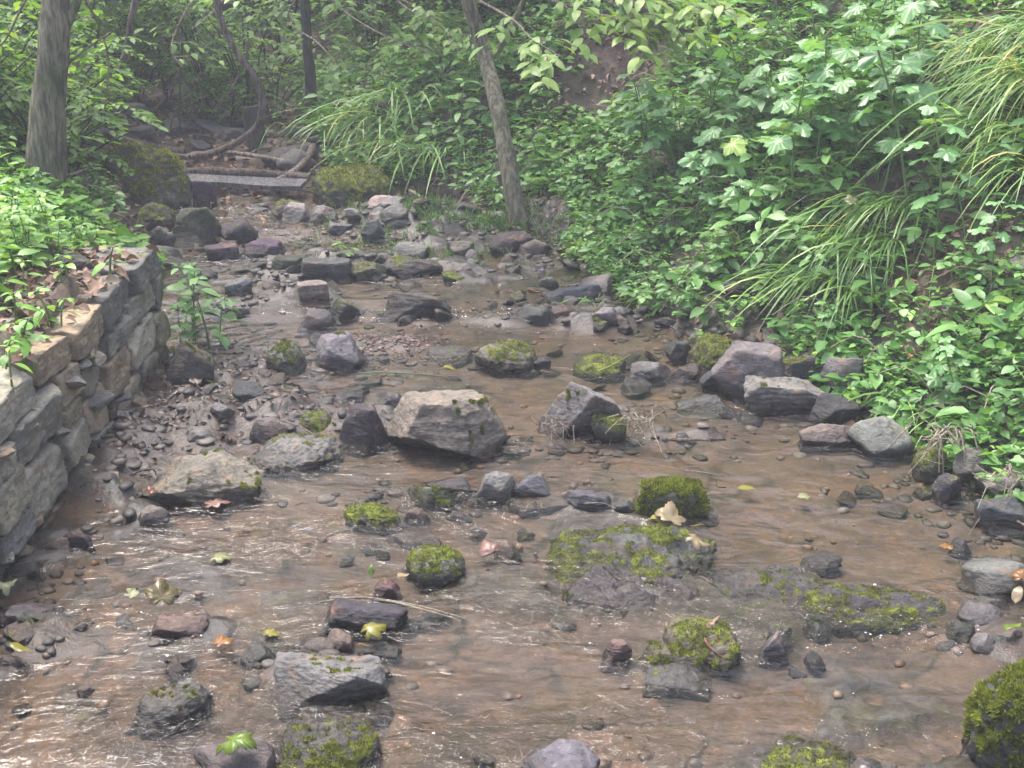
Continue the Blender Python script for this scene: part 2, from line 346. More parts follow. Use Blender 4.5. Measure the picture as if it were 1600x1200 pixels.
class MB:
    def __init__(s): s.v = []; s.f = {}; s.n = 0; s.var = []
    def add(s, V, Fc, var=0.):
        V = np.asarray(V, float); Fc = np.asarray(Fc, int)
        s.v.append(V); s.f.setdefault(Fc.shape[1], []).append(Fc+s.n); s.n += len(V)
        s.var.append(np.broadcast_to(np.asarray(var, float), (len(V),)))
    def mesh(s, name, smooth=True):
        return mesh_np(name, np.concatenate(s.v), [np.concatenate(a) for a in s.f.values()], smooth, var=np.concatenate(s.var))
    def tube(s, pts, rad, seg=7, var=0., rough=0., cap=True):
        pts = np.asarray(pts, float); n = len(pts); rad = np.broadcast_to(np.asarray(rad, float), (n,))
        t = np.gradient(pts, axis=0); t /= np.linalg.norm(t, axis=1)[:, None]+1e-9
        up = np.array([0, 0, 1.]) if abs(t[0, 2]) < .8 else np.array([1., 0, 0])
        a = np.cross(t, up); a /= np.linalg.norm(a, axis=1)[:, None]+1e-9; b = np.cross(t, a)
        th = np.linspace(0, 2*math.pi, seg, endpoint=False)
        V = pts[:, None] + rad[:, None, None]*(np.cos(th)[None, :, None]*a[:, None] + np.sin(th)[None, :, None]*b[:, None])
        V = V.reshape(-1, 3)
        if rough:
            V = V + (V-np.repeat(pts, seg, 0))*(fbm(V*np.array([9, 9, 4.])+3, 3)*rough)[:, None]
        i = np.arange(n-1)[:, None]*seg; j = np.arange(seg)[None]; k = (j+1) % seg
        s.add(V, np.stack([i+j, i+k, i+seg+k, i+seg+j], -1).reshape(-1, 4), var)
        if cap:
            for ring, c in ((0, pts[0]), (n-1, pts[-1])):
                base = s.n-0
                ringv = V[ring*seg:(ring+1)*seg]
                s.add(np.vstack([ringv, c[None]]), np.stack([np.arange(seg), (np.arange(seg)+1) % seg, np.full(seg, seg)], 1), var)
def spline(pts, n=24):
    P_ = np.asarray(pts, float); k = len(P_); t = np.linspace(0, k-1, n); i = np.clip(t.astype(int), 0, k-2); f = (t-i)[:, None]
    p0 = P_[np.clip(i-1, 0, k-1)]; p1 = P_[i]; p2 = P_[i+1]; p3 = P_[np.clip(i+2, 0, k-1)]
    return .5*((2*p1)+(-p0+p2)*f+(2*p0-5*p1+4*p2-p3)*f**2+(-p0+3*p1-3*p2+p3)*f**3)

# ------------------------------------------------------------------ ground
def geo(a, b, n): return np.geomspace(a, b, n)
xs = np.concatenate([-geo(12, 300, 22)[::-1], np.arange(-11.8, -3, .18), np.arange(-3, 3.2, .026), np.arange(3.2, 12, .18), geo(12, 300, 22)])
ys = np.concatenate([-geo(8, 200, 12)[::-1], np.arange(-7.8, 1.4, .2), np.arange(1.4, 8.8, .026), np.arange(8.8, 18, .12), geo(18, 400, 24)])
X, Y = np.meshgrid(xs, ys); Z = H(X, Y)
def surface_z(x, y): return float(H(np.array([x]), np.array([y]))[0])
nx, ny = len(xs), len(ys)
i = np.arange(ny-1)[:, None]*nx + np.arange(nx-1)[None]
quads = np.stack([i, i+1, i+nx+1, i+nx], -1).reshape(-1, 4)
wl_ = np.where(Y < 8.35, zw(Y), -9)
dRg, dLg = X-xr(Y), xl(Y)-X
bank = np.clip(np.maximum(ss((dRg+.22+.12*n2(X, Y, 3.))/.2), ss((dLg+.0+.1*n2(X, Y, 3., 2, 4.))/.15)), 0, 1)
bank = np.maximum(bank, ss((Y-8.2)/.5))
mud = ss((Z-wl_+.012)/.02)*(1-ss((Z-wl_-.11)/.08))
g = obj('ground', mesh_np('ground', np.stack([X, Y, Z], -1).reshape(-1, 3), quads, True, bank=bank.ravel(), mud=mud.ravel(), plate=plates(X, Y).ravel()), M['ground'])
g['kind'] = 'structure'

# ------------------------------------------------------------------ rocks
ICO = {}
def ico(n):
    if n not in ICO:
        bm = bmesh.new(); bmesh.ops.create_icosphere(bm, subdivisions=n, radius=1)
        v = np.array([x.co[:] for x in bm.verts]); v /= np.linalg.norm(v, axis=1)[:, None]
        f = np.array([[w.index for w in q.verts] for q in bm.faces]); bm.free(); ICO[n] = (v, f)
    return ICO[n]
def vnormals(V, Fc):
    n = np.cross(V[Fc[:, 1]]-V[Fc[:, 0]], V[Fc[:, 2]]-V[Fc[:, 0]]); out = np.zeros_like(V)
    for k in range(3): np.add.at(out, Fc[:, k], n)
    return out/(np.linalg.norm(out, axis=1)[:, None]+1e-12)
def rock_shape(rng, style, planes=None, level=4):
    D, Fc = ico(level)
    if planes is None:
        m = {'ang': 13, 'blk': 10, 'rnd': 22, 'slab': 12, 'dome': 44, 'wall': 7}[style]
        nr = rng.normal(size=(m, 3)); nr /= np.linalg.norm(nr, axis=1)[:, None]; ds = rng.uniform(.72, 1.02, m)
        box = np.array([[1, 0, 0], [-1, 0, 0], [0, 1, 0], [0, -1, 0], [0, 0, 1], [0, 0, -1.]]) + rng.normal(size=(6, 3))*(.10 if style == 'blk' else .05 if style == 'wall' else .22)
        box /= np.linalg.norm(box, axis=1)[:, None]
        bd = {'wall': .80, 'blk': .82, 'slab': .86, 'ang': .88, 'rnd': 1., 'dome': 1.}[style]
        if style == 'blk': ds = ds*1.12+.1
        if style == 'wall': ds = rng.uniform(1.0, 1.25, len(ds))
        nr = np.vstack([nr, box]); ds = np.concatenate([ds, np.full(6, bd)])
    else:
        nr = np.array([p[:3] for p in planes], float); nr /= np.linalg.norm(nr, axis=1)[:, None]; ds = np.array([p[3] for p in planes], float)
        ex = rng.normal(size=(9, 3)); ex /= np.linalg.norm(ex, axis=1)[:, None]; nr = np.vstack([nr, ex]); ds = np.concatenate([ds, rng.uniform(1.0, 1.2, 9)])
    k = {'ang': 38, 'blk': 70, 'rnd': 12, 'slab': 34, 'dome': 4.5, 'wall': 70}[style]
    q = np.maximum(D@nr.T, 0)/ds
    r = (q**k).sum(1)**(-1/k)
    V = D*np.minimum(r, 1.35)[:, None]; V = V-(V.max(0)+V.min(0))/2
    return V/((V.max(0)-V.min(0))/2), Fc
def rock_mesh(name, size, style='ang', moss=0., rng=None, planes=None, level=4, rough=1., tilt=(0, 0), rz=0., moss_dir=None, keel=False):
    V, Fc = rock_shape(rng, style, planes, level)
    half = np.array(size, float)/2
    if keel:                                                    # the drowned half goes straight down into the bed
        f = 1/np.sqrt(np.clip(1-(np.clip(-V[:, 2], 0, 1)*.95)**2, .66, 1)); V = V*np.column_stack([f, f, np.ones(len(V))])
    V = V*half
    s = max(size); off = rng.uniform(0, 90, 3)
    Nn = vnormals(V, Fc)
    amp = {'ang': .020, 'blk': .020, 'rnd': .022, 'slab': .022, 'dome': .042, 'wall': .020}[style]*s*rough
    d = fbm(V/s*3.2+off, 4)*amp + (1-np.abs(fbm(V/s*5+off+31, 3)))**3*amp*.5 - amp*.25
    if style in ('slab', 'ang', 'blk', 'wall'):                      # bedding steps
        b = V[:, 2]/half[2] + .5*V[:, 0]/half[0]*rng.uniform(-1, 1) + .5*pn(V/s*2+off)
        d = d + (np.abs(((b*rng.uniform(2.5, 4)) % 1)-.5)-.25)*amp*(.3 if style == 'wall' else .9)*(1-np.abs(Nn[:, 2]))
    sv = V/s*np.array([5, 5, 16.])+off
    d = d + fbm(sv, 3)*amp*(.1 if style in ('rnd', 'wall') else .35) - np.abs(pn(V/s*6+off+11))*amp*.5 + fbm(V/s*20+off, 3)*amp*.35
    V = V + Nn*d[:, None]
    E = (Euler((tilt[0], tilt[1], rz)).to_matrix()); V = V@np.array(E).T
    Nn = vnormals(V, Fc)
    md = np.array(moss_dir if moss_dir is not None else (0, -.1, 1.)); md = md/np.linalg.norm(md)
    mo = np.clip((Nn@md-.15)*.9 + .6*fbm(V/s*3.2+off+7, 3) + .75*fbm(V/s*12+off+7, 3) + (moss-.74)*1.7, 0, 1) if moss > 0 else np.zeros(len(V))
    lo = V[:, 2].min(); mo = mo*np.clip((V[:, 2]-lo)/(V[:, 2].max()-lo)*3-.6, 0, 1)
    return mesh_np(name, V, Fc, True, moss=mo), V, Fc, Nn, mo
def fuzz_mesh(V, Fc, Nn, mo, count, length, rng):
    fa = Fc[mo[Fc].mean(1) > .5]
    if len(fa) < 5: return None
    ar = np.linalg.norm(np.cross(V[fa[:, 1]]-V[fa[:, 0]], V[fa[:, 2]]-V[fa[:, 0]]), axis=1)
    pick = fa[rng.choice(len(fa), count, p=ar/ar.sum())]
    w = rng.dirichlet((1, 1, 1), count); p = (V[pick]*w[:, :, None]).sum(1); n = (Nn[pick]*w[:, :, None]).sum(1)
    dirv = n + rng.normal(size=(count, 3))*.55 + np.array([0, 0, .25]); dirv /= np.linalg.norm(dirv, axis=1)[:, None]
    side = np.cross(dirv, rng.normal(size=(count, 3))); side /= np.linalg.norm(side, axis=1)[:, None]
    ln = length*rng.uniform(.5, 1.2, count)[:, None]
    A = p-side*ln*.28-n*.002; B = p+side*ln*.28-n*.002; C = p+dirv*ln
    VV = np.stack([A, B, C], 1).reshape(-1, 3); FF = np.arange(count*3).reshape(-1, 3)
    cl = np.clip(.45+.7*fbm(p*22, 2)+rng.normal(size=count)*.15, 0, .99)
    return mesh_np('moss', VV, FF, False, var=np.repeat(cl, 3))
T = {'lil': (.145, .132, .126), 'grey': (.135, .13, .115), 'tan': (.150, .134, .104), 'brown': (.13, .10, .078), 'red': (.17, .10, .08),
     'dark': (.062, .060, .056), 'black': (.036, .036, .036), 'pink': (.26, .195, .175), 'olive': (.11, .105, .07), 'pale': (.30, .28, .255), 'wet': (.105, .098, .095)}
PLN = {
 'square': [(0, .15, 1, .80), (-.08, -1, .30, .74), (.75, -.62, .28, .80), (1, .05, .35, .92), (-.95, -.2, .38, .80), (-.45, -.55, -.85, .62), (0, 1, .1, .9), (0, 0, -1, .9), (.35, -.55, .8, .93)],
 'wedge': [(.05, .22, 1, .55), (.30, -1, -.30, .52), (-.40, -.62, .60, .55), (-1, -.1, .12, .95), (1, .15, .2, .98), (0, 1, .1, .8), (0, 0, -1, .7), (.9, -.2, .7, .95)],
 'tilt': [(.48, .25, 1, .60), (-.75, -.62, .30, .62), (.28, -.85, -.50, .40), (1, .1, .5, .88), (-.6, .6, .6, .8), (0, 1, .1, .75), (-.2, 0, -1, .85)],
 'dark': [(.1, .1, 1, .8), (-.35, -.85, .35, .7), (.6, -.8, .1, .75), (-.9, .1, .4, .85), (.9, .1, .5, .8), (0, 1, .2, .9), (0, 0, -1, .9), (-.5, -.4, .9, .8)],
 'log': [(0, .1, 1, .8), (-.05, -1, -.35, .55), (0, -.8, .8, .75), (-1, -.2, .4, .9), (1, -.15, -.1, .95), (0, 1, 0, .85), (0, 0, -1, .8)],
 'brick': [(0, .1, 1, .82), (0, -1, .12, .82), (-1, 0, .15, .94), (1, -.1, .3, .94), (0, 1, 0, .85), (0, 0, -1, .85), (0, -.8, .9, .98)],
}
def rock(u0, u1, vt, vb, style, moss, tint, label, ratio=None, planes=None, fuzz=0, level=None, rz=None, tilt=None, group=None, sink=.35, name='rock', flen=.007, moss_dir=None, rough=1., lift=0.):
    seed = int(u0*7+vb*13) % 99991; rng = np.random.default_rng(seed)
    uc = (u0+u1)/2; p = S(uc, vb); k = pxm(p); wdt = (u1-u0)*k; span = (vb-vt)*k
    th = math.atan2(CAM_H-p.z, math.hypot(p.x, p.y))
    if ratio is None: ratio = {'ang': .75, 'blk': .6, 'rnd': .85, 'slab': .7, 'dome': .9}[style]
    dep = ratio*wdt
    dep = min(dep, span*.85/math.sin(th)*1.5)
    tf = {'dome': .6, 'rnd': .6, 'ang': .72, 'slab': .8, 'blk': .8}[style]
    h = (span-tf*dep*math.sin(th))/math.cos(th); h = max(h, .30*span, .015)
    full = h + max(h*(.25 if sink < .3 else .5), .05)
    if level is None: level = 6 if (u1-u0) > 135 else (5 if (u1-u0) > 36 else 4)
    me, V, Fc, Nn, mo = rock_mesh(name, (wdt*1.02, dep*1.05, full), style, moss, rng, PLN[planes] if planes else None, level,
                                  rough, tilt or (rng.normal()*.08, rng.normal()*.1), rz if rz is not None else (rng.uniform(-.25, .25) if planes or style in ('blk', 'slab') else rng.uniform(0, 6.28) if abs(ratio-1) < .15 else rng.normal()*.25), moss_dir, sink >= .3)
    o = obj(name, me, M['rock'])
    top = V[:, 2].max(); o.location = (p.x, p.y+dep*.46, p.z + h - top + lift)
    c = np.array(T[tint])*rng.uniform(.88, 1.12)*np.array([1, 1, 1])+rng.normal(size=3)*.006; o.color = (*np.clip(c, .02, .6), 1)
    tag(o, label, 'rock', group)
    if fuzz:
        fm = fuzz_mesh(V, Fc, Nn, mo, fuzz, flen, rng)
        if fm: obj('moss', fm, M['moss'], o)['kind'] = 'stuff'
    return o

ROCKS = [  # u0,u1,vtop,vbase,style,moss,tint,label,opts
 (598, 792, 604, 714, 'ang', .42, 'tan', 'big squarish tan boulder with moss on its shoulder, standing mid-stream', dict(planes='square', fuzz=2600, ratio=.62, moss_dir=(.9, -.4, .5), rz=.05, tilt=(0, 0), sink=.25)),
 (525, 606, 628, 698, 'ang', .2, 'black', 'black angular rock leaning against the big squarish tan boulder', dict(planes='dark', rz=.1, tilt=(0, 0))),
 (850, 978, 588, 682, 'ang', .34, 'grey', 'tilted grey boulder with a mossy end facet and a dark undercut face', dict(planes='tilt', fuzz=1200, ratio=.62, moss_dir=(-.9, -.6, .3), rz=.0, tilt=(0, 0), sink=.3)),
 (924, 982, 645, 690, 'rnd', .95, 'grey', 'round moss-covered stone propped under the tilted grey boulder', dict(fuzz=1400)),
 (383, 526, 675, 732, 'dome', .42, 'lil', 'flat-domed grey rock with moss along its upper edge', dict(fuzz=900, moss_dir=(.2, .3, 1))),
 (228, 402, 708, 786, 'slab', .45, 'tan', 'low tan ledge of layered rock with a mossy peak beside the wall', dict(fuzz=900, tilt=(.05, .12), ratio=.55)),
 (414, 610, 1022, 1098, 'ang', .30, 'grey', 'long wedge-shaped grey slab with a dark overhanging side', dict(planes='wedge', ratio=.48, rz=.0, tilt=(0, 0), fuzz=500, sink=.2, moss_dir=(0, .3, 1))),
 (502, 634, 940, 986, 'slab', .0, 'black', 'black log-shaped slab of wet stone lying across the current', dict(planes='log', ratio=.36, rz=-.12, tilt=(0, .05), sink=.2)),
 (992, 1116, 748, 806, 'blk', .95, 'olive', 'brick-shaped stone thickly capped with green moss', dict(planes='brick', ratio=.45, fuzz=3800, flen=.012, rz=-.04, tilt=(0, .03))),
 (1004, 1082, 785, 809, 'rnd', .1, 'grey', 'small grey stone tucked below the moss-capped brick-shaped stone', dict()),
 (855, 1135, 812, 915, 'dome', .74, 'wet', 'broad flat outcrop with a thick moss rim and fallen leaves on it', dict(fuzz=6500, ratio=.75, sink=.6, lift=-.04, moss_dir=(-.3, .25, 1), rz=.1)),
 (885, 1110, 868, 944, 'dome', .25, 'wet', 'bare grey hump of wet rock below the moss-rimmed outcrop', dict(fuzz=700, ratio=.7, moss_dir=(-1, -.2, .5), rz=.0, lift=-.035)),
 (1080, 1330, 880, 962, 'dome', .4, 'wet', 'low wet rock shelf strewn with twigs beside the moss-rimmed outcrop', dict(fuzz=1500, ratio=.7, sink=.8, rz=0., lift=-.035)),
 (1250, 1505, 892, 972, 'dome', .58, 'wet', 'low green-skinned tail of the rock shelf where the water slides past', dict(fuzz=3000, ratio=.6, sink=.8, rz=-.1, lift=-.035)),
 (1255, 1322, 866, 890, 'slab', .1, 'dark', 'small dark knob of rock just breaking the water behind the shelf', dict()),
 (625, 727, 848, 910, 'dome', .80, 'grey', 'moss-topped dome of rock beside a pink leaf', dict(fuzz=2200, moss_dir=(0, -.1, 1))),
 (768, 816, 844, 871, 'rnd', 0, 'brown', 'smooth brown round cobble behind the pink leaf', dict()),
 (415, 592, 1136, 1215, 'dome', .62, 'dark', 'dark lumpy rock with patchy moss next to a large green leaf', dict(fuzz=3500, moss_dir=(-.1, -.2, 1))),
 (1532, 1730, 1030, 1225, 'dome', .72, 'dark', 'large round boulder with bright moss, its foot black and wet', dict(fuzz=9000, ratio=.8, moss_dir=(-.5, -.3, .8), flen=.012)),
 (1520, 1650, 866, 925, 'rnd', .1, 'lil', 'smooth lilac-grey boulder at the right water edge by an orange leaf', dict()),
 (1484, 1535, 976, 1006, 'rnd', .5, 'black', 'small round blackish stone beside the rushing chute', dict()),
 (1548, 1640, 996, 1034, 'slab', .1, 'dark', 'flat dark stone with a green leaf lying against it', dict()),
 (1505, 1590, 942, 978, 'rnd', .0, 'lil', 'pale wet stone in the rushing chute with brown leaves on it', dict()),
 (943, 988, 998, 1032, 'ang', 0, 'red', 'small reddish stone standing alone in smooth brown water', dict()),
 (997, 1108, 1008, 1042, 'slab', .6, 'olive', 'thin mossy slab with a curled dark red leaf at its end', dict(fuzz=1200, ratio=.4, planes='log', rz=-.1)),
 (1042, 1165, 970, 1040, 'dome', .7, 'olive', 'low mossy hump behind the thin mossy slab', dict(fuzz=1800, ratio=.9, sink=.8)),
 (1188, 1234, 988, 1027, 'ang', 0, 'grey', 'small grey upright stone in ripples downstream of the rock shelf', dict()),
 (1012, 1115, 1043, 1077, 'slab', .2, 'lil', 'thin pale slab barely awash below the thin mossy slab', dict(sink=.8)),
 (748, 806, 736, 780, 'ang', 0, 'lil', 'lilac-grey angular cobble beside a dark cobble', dict(level=5)),
 (800, 861, 740, 780, 'ang', 0, 'dark', 'dark angular cobble touching the lilac-grey cobble', dict(level=5)),
 (635, 716, 756, 786, 'slab', .75, 'olive', 'low moss-edged stone sloping into the water', dict(fuzz=700, ratio=.4)),
 (638, 735, 748, 768, 'slab', 0, 'dark', 'flat dark stone with a rotten stick on it', dict(ratio=.5)),
 (786, 892, 768, 792, 'slab', 0, 'brown', 'thin brown slab awash in front of the dark cobble', dict(ratio=.5)),
 (880, 962, 760, 798, 'slab', .1, 'dark', 'low dark stone snagged with twigs', dict(ratio=.6)),
 (962, 996, 780, 802, 'ang', 0, 'dark', 'small dark stone at the left end of the moss-capped stone', dict()),
 (530, 628, 788, 822, 'dome', .85, 'olive', 'low loaf-shaped rock coated with dull moss', dict(fuzz=1500, ratio=.6)),
 (628, 668, 793, 812, 'rnd', 0, 'red', 'small rust-red stone at the end of the loaf-shaped rock', dict()),
 (655, 690, 838, 858, 'rnd', 0, 'brown', 'small brown pebble behind the moss-topped dome', dict()),
 (198, 320, 1080, 1134, 'dome', .4, 'dark', 'low dark hump with a streak of moss, awash in ripples', dict(fuzz=500, ratio=.7, rz=.3, sink=.7)),
 (228, 332, 958, 1000, 'slab', 0, 'red', 'reddish flat rock under a large spotted leaf', dict(ratio=.55)),
 (-10, 72, 938, 976, 'slab', 0, 'lil', 'wet layered stone below the end of the wall', dict()),
 (15, 72, 985, 1018, 'rnd', .35, 'dark', 'small dark stone with a greenish skin near the wall foot', dict()),
 (-15, 32, 1026, 1050, 'rnd', 0, 'brown', 'little brown stone with a green leaf draped on it', dict()),
 (462, 522, 1002, 1034, 'ang', 0, 'brown', 'small brown stone behind the wedge-shaped slab', dict()),
 (502, 554, 988, 1026, 'ang', .1, 'brown', 'rounded brown stone next to a yellow-green curled leaf', dict()),
 (490, 585, 1024, 1056, 'slab', 0, 'lil', 'flat lilac-grey stone behind the wedge-shaped slab', dict(ratio=.5)),
 (560, 625, 1005, 1030, 'slab', 0, 'dark', 'thin dark stone under the yellow-green curled leaf', dict()),
 (370, 430, 1012, 1042, 'ang', 0, 'dark', 'dark wet stone at the left of the wedge-shaped slab', dict()),
 (262, 336, 528, 602, 'ang', .5, 'dark', 'dark rock with a bright moss cap at the foot of the wall end', dict(fuzz=900, level=5, moss_dir=(.6, 0, .8))),
 (408, 474, 532, 582, 'dome', .7, 'grey', 'rounded rock with yellow-green moss on its crown', dict(fuzz=1200)),
 (484, 566, 520, 574, 'ang', .35, 'lil', 'grey rock with a mossy right flank beside the red gravel', dict(fuzz=500)),
 (468, 522, 482, 512, 'ang', 0, 'lil', 'angular blue-grey stone with flat facets', dict()),
 (508, 556, 466, 498, 'ang', .6, 'dark', 'dark stone with a mossy top behind the blue-grey stone', dict(fuzz=400)),
 (464, 514, 438, 470, 'blk', 0, 'pink', 'pinkish square block standing in the upper pool', dict(ratio=.5, rz=.05, tilt=(0, 0))),
 (598, 708, 452, 500, 'slab', .15, 'dark', 'long dark slab tilted over the little cascade', dict(planes='wedge', ratio=.4, rz=-.15)),
 (736, 842, 528, 578, 'dome', .62, 'olive', 'mossy hump streaked with pale silt in the middle pool', dict(fuzz=1500)),
 (664, 738, 538, 560, 'dome', .3, 'grey', 'low grey hump left of the silt-streaked mossy hump', dict()),
 (832, 862, 556, 574, 'rnd', 0, 'black', 'small black stone right of the silt-streaked mossy hump', dict()),
 (896, 984, 554, 584, 'dome', .8, 'dark', 'low mossy rock with a straw blade across it', dict(fuzz=900)),
 (984, 1052, 560, 592, 'ang', .05, 'grey', 'grey wedge of rock at the right pool edge', dict()),
 (1040, 1100, 568, 592, 'slab', 0, 'brown', 'flat brown stone beside the grey wedge', dict()),
 (284, 332, 665, 700, 'ang', 0, 'grey', 'pale facetted stone on the muddy bar below the wall', dict()),
 (302, 356, 696, 728, 'rnd', 0, 'dark', 'dark rounded stone at the edge of the muddy bar', dict()),
 (388, 446, 650, 694, 'rnd', 0, 'brown', 'brown rounded stone on the leaf-strewn bar', dict()),
 (455, 518, 642, 672, 'dome', .75, 'olive', 'small mossy stone among dead leaves on the bar', dict(fuzz=500)),
 (255, 350, 640, 672, 'slab', 0, 'black', 'black wet slab half buried in the muddy bar', dict()),
 (520, 575, 602, 624, 'slab', .4, 'dark', 'thin dark slab with a green edge in calm water', dict()),
 (590, 630, 612, 635, 'ang', 0, 'lil', 'small pale stone behind the black angular rock', dict()),
 (800, 874, 472, 506, 'rnd', .1, 'dark', 'wet dark stone with water sheeting down its face', dict()),
 (862, 900, 474, 496, 'slab', 0, 'red', 'dark reddish stone capped with leaf debris', dict()),
 (918, 956, 482, 514, 'dome', .8, 'olive', 'small mossy cone at the right end of the cascade', dict(fuzz=400)),
 (948, 994, 476, 504, 'slab', 0, 'black', 'black tilted slab at the right bank by the cascade', dict(tilt=(0, -.3))),
 (852, 942, 442, 468, 'slab', .05, 'black', 'long black slab in shade under the right bank', dict(ratio=.45)),
 (842, 872, 430, 448, 'ang', 0, 'grey', 'small blue-grey stone above the long black slab', dict()),
 (688, 756, 422, 442, 'slab', .7, 'olive', 'flat mossy stone like a paddle in the upper pool', dict(fuzz=500)),
 (700, 742, 374, 404, 'ang', .1, 'tan', 'tan peaked stone at the edge of the mossy grass', dict()),
 (765, 834, 362, 398, 'rnd', .3, 'black', 'black rounded rock at the foot of the leaning tree', dict()),
 (1116, 1228, 532, 622, 'ang', .15, 'grey', 'large fissured grey rock on the right shore', dict(ratio=.7)),
 (1080, 1168, 522, 576, 'dome', .9, 'olive', 'dome of thick green moss behind the fissured grey rock', dict(fuzz=2600)),
 (1162, 1316, 578, 642, 'slab', .35, 'lil', 'broad pale slab sloping into the water below the fissured rock', dict(ratio=.5, fuzz=500, moss_dir=(.2, .6, 1))),
 (1226, 1300, 544, 604, 'ang', .62, 'dark', 'dark rock with a moss face between two grey rocks', dict(fuzz=900)),
 (1286, 1348, 550, 618, 'ang', .05, 'grey', 'smooth grey tooth-shaped rock on the right shore', dict(ratio=.6)),
 (1058, 1136, 612, 640, 'slab', .1, 'grey', 'flat grey stone in the shallows of the right shore', dict()),
 (1250, 1345, 658, 696, 'slab', .1, 'brown', 'low brown ledge awash along the right shore', dict(ratio=.5)),
 (1270, 1345, 610, 655, 'ang', .1, 'black', 'black crumbly rock below the tooth-shaped rock', dict()),
 (1340, 1436, 655, 712, 'rnd', .15, 'grey', 'grey rounded rock under the overhanging lobed leaves', dict()),
 (1432, 1490, 696, 742, 'dome', .85, 'olive', 'mossy stone under the pale root tangle', dict(fuzz=800)),
 (1462, 1506, 740, 778, 'rnd', .5, 'black', 'small black mossy stone at the waterline below the roots', dict()),
 (1494, 1552, 698, 752, 'ang', .1, 'tan', 'tan upright stone right of the root tangle', dict()),
 (1535, 1625, 732, 776, 'slab', .25, 'grey', 'flat grey stone shelf at the right edge', dict()),
 (1532, 1640, 768, 822, 'slab', .15, 'dark', 'dark sloping slab at the right water edge with a bare twig', dict()),
 (1092, 1130, 580, 602, 'ang', .1, 'dark', 'small dark stone in front of the moss dome', dict()),
 (1040, 1082, 528, 560, 'ang', .35, 'dark', 'dark green-skinned rock at the top of the right pool', dict()),
 (258, 352, 318, 378, 'ang', .3, 'black', 'large blackish angular boulder below the mossy bank', dict(planes='dark', level=5)),
 (204, 268, 316, 358, 'dome', .75, 'dark', 'mossy boulder behind the large blackish boulder', dict(fuzz=700)),
 (338, 398, 342, 378, 'rnd', .25, 'black', 'dark rounded boulder right of the large blackish boulder', dict()),
 (228, 268, 350, 388, 'ang', .2, 'grey', 'small grey rock at the wall corner', dict()),
 (298, 336, 280, 318, 'rnd', .1, 'black', 'round black boulder in front of the weathered board', dict()),
 (474, 614, 256, 322, 'dome', .92, 'dark', 'big moss-covered boulder beside the weathered board', dict(fuzz=3500, level=5, flen=.014)),
 (564, 602, 342, 378, 'ang', .45, 'dark', 'pointed dark mossy stone in the far pool', dict()),
 (424, 478, 396, 432, 'ang', .1, 'black', 'black wet rock at the left end of the upper bar', dict()),
 (470, 546, 400, 440, 'slab', .2, 'dark', 'dark jumbled slab of the upper bar beside a seedling', dict(ratio=.6)),
 (540, 606, 404, 436, 'ang', .5, 'dark', 'low mossy rock of the upper bar behind the seedling', dict(fuzz=300)),
 (596, 690, 398, 432, 'slab', .45, 'dark', 'dark mossy ledge at the right end of the upper bar', dict(ratio=.5, fuzz=300)),
 (346, 394, 430, 466, 'ang', .1, 'grey', 'grey leaning stone left of the pinkish block', dict()),
 (318, 372, 378, 404, 'slab', .1, 'dark', 'flat dark slab right of the wall corner rock', dict(ratio=.6)),
 (376, 440, 372, 400, 'ang', .15, 'dark', 'dark rock between the blackish boulder and the upper bar', dict()),
 (610, 668, 378, 404, 'rnd', .2, 'grey', 'grey rounded stone by the mossy grass', dict()),
 (420, 475, 310, 340, 'dome', .7, 'dark', 'mossy cobble below the weathered board', dict(fuzz=300)),
 (440, 482, 316, 345, 'ang', 0, 'pale', 'pale angular cobble next to a mossy cobble', dict()),
 (486, 530, 320, 350, 'ang', 0, 'lil', 'lilac cobble in the pile below the mossy boulder', dict()),
 (600, 650, 335, 360, 'ang', .1, 'lil', 'grey cobble half hidden by mossy grass', dict()),
 (505, 548, 346, 366, 'ang', 0, 'lil', 'pale stone at the waterline of the cobble pile', dict()),
 (1580, 1640, 400, 440, 'slab', 0, 'grey', 'grey stone poking out of the leafy right bank', dict()),
 (1470, 1510, 470, 495, 'rnd', 0, 'pale', 'pale stone half buried in the leafy right bank', dict()),
 (810, 940, 1160, 1230, 'dome', .0, 'lil', 'pale rock awash under the broken water', dict(sink=.9, ratio=.8)),
 (1180, 1380, 1168, 1240, 'dome', .7, 'olive', 'low mossy rock sloping away beneath the ripples', dict(sink=.9, fuzz=1500)),
 (290, 420, 1160, 1215, 'slab', 0, 'lil', 'pale layered rock beneath the large green leaf', dict()),
 (0, 60, 872, 898, 'slab', 0, 'dark', 'flat dark stone lying against the wall foot', dict()),
 (95, 145, 828, 854, 'slab', 0, 'black', 'black sliver of slate propped near the wall', dict(ratio=.4, tilt=(0, .35))),
 (60, 110, 836, 862, 'slab', 0, 'lil', 'small lilac stone beside the black sliver of slate', dict()),
 (210, 262, 790, 822, 'ang', 0, 'brown', 'brown broken stone in the shallows by the wall', dict()),
 (580, 625, 905, 930, 'ang', 0, 'red', 'dark red stone with a pale end behind the log-shaped slab', dict()),
 (1425, 1470, 790, 812, 'rnd', 0, 'brown', 'drowned brown stone in calm water on the right', dict(sink=1.5)) if False else
 (1490, 1522, 846, 858, 'rnd', 0, 'dark', 'small dark stone by the floating orange leaf', dict()),
]
for r_ in ROCKS:
    rock(*r_[:8], **r_[8])

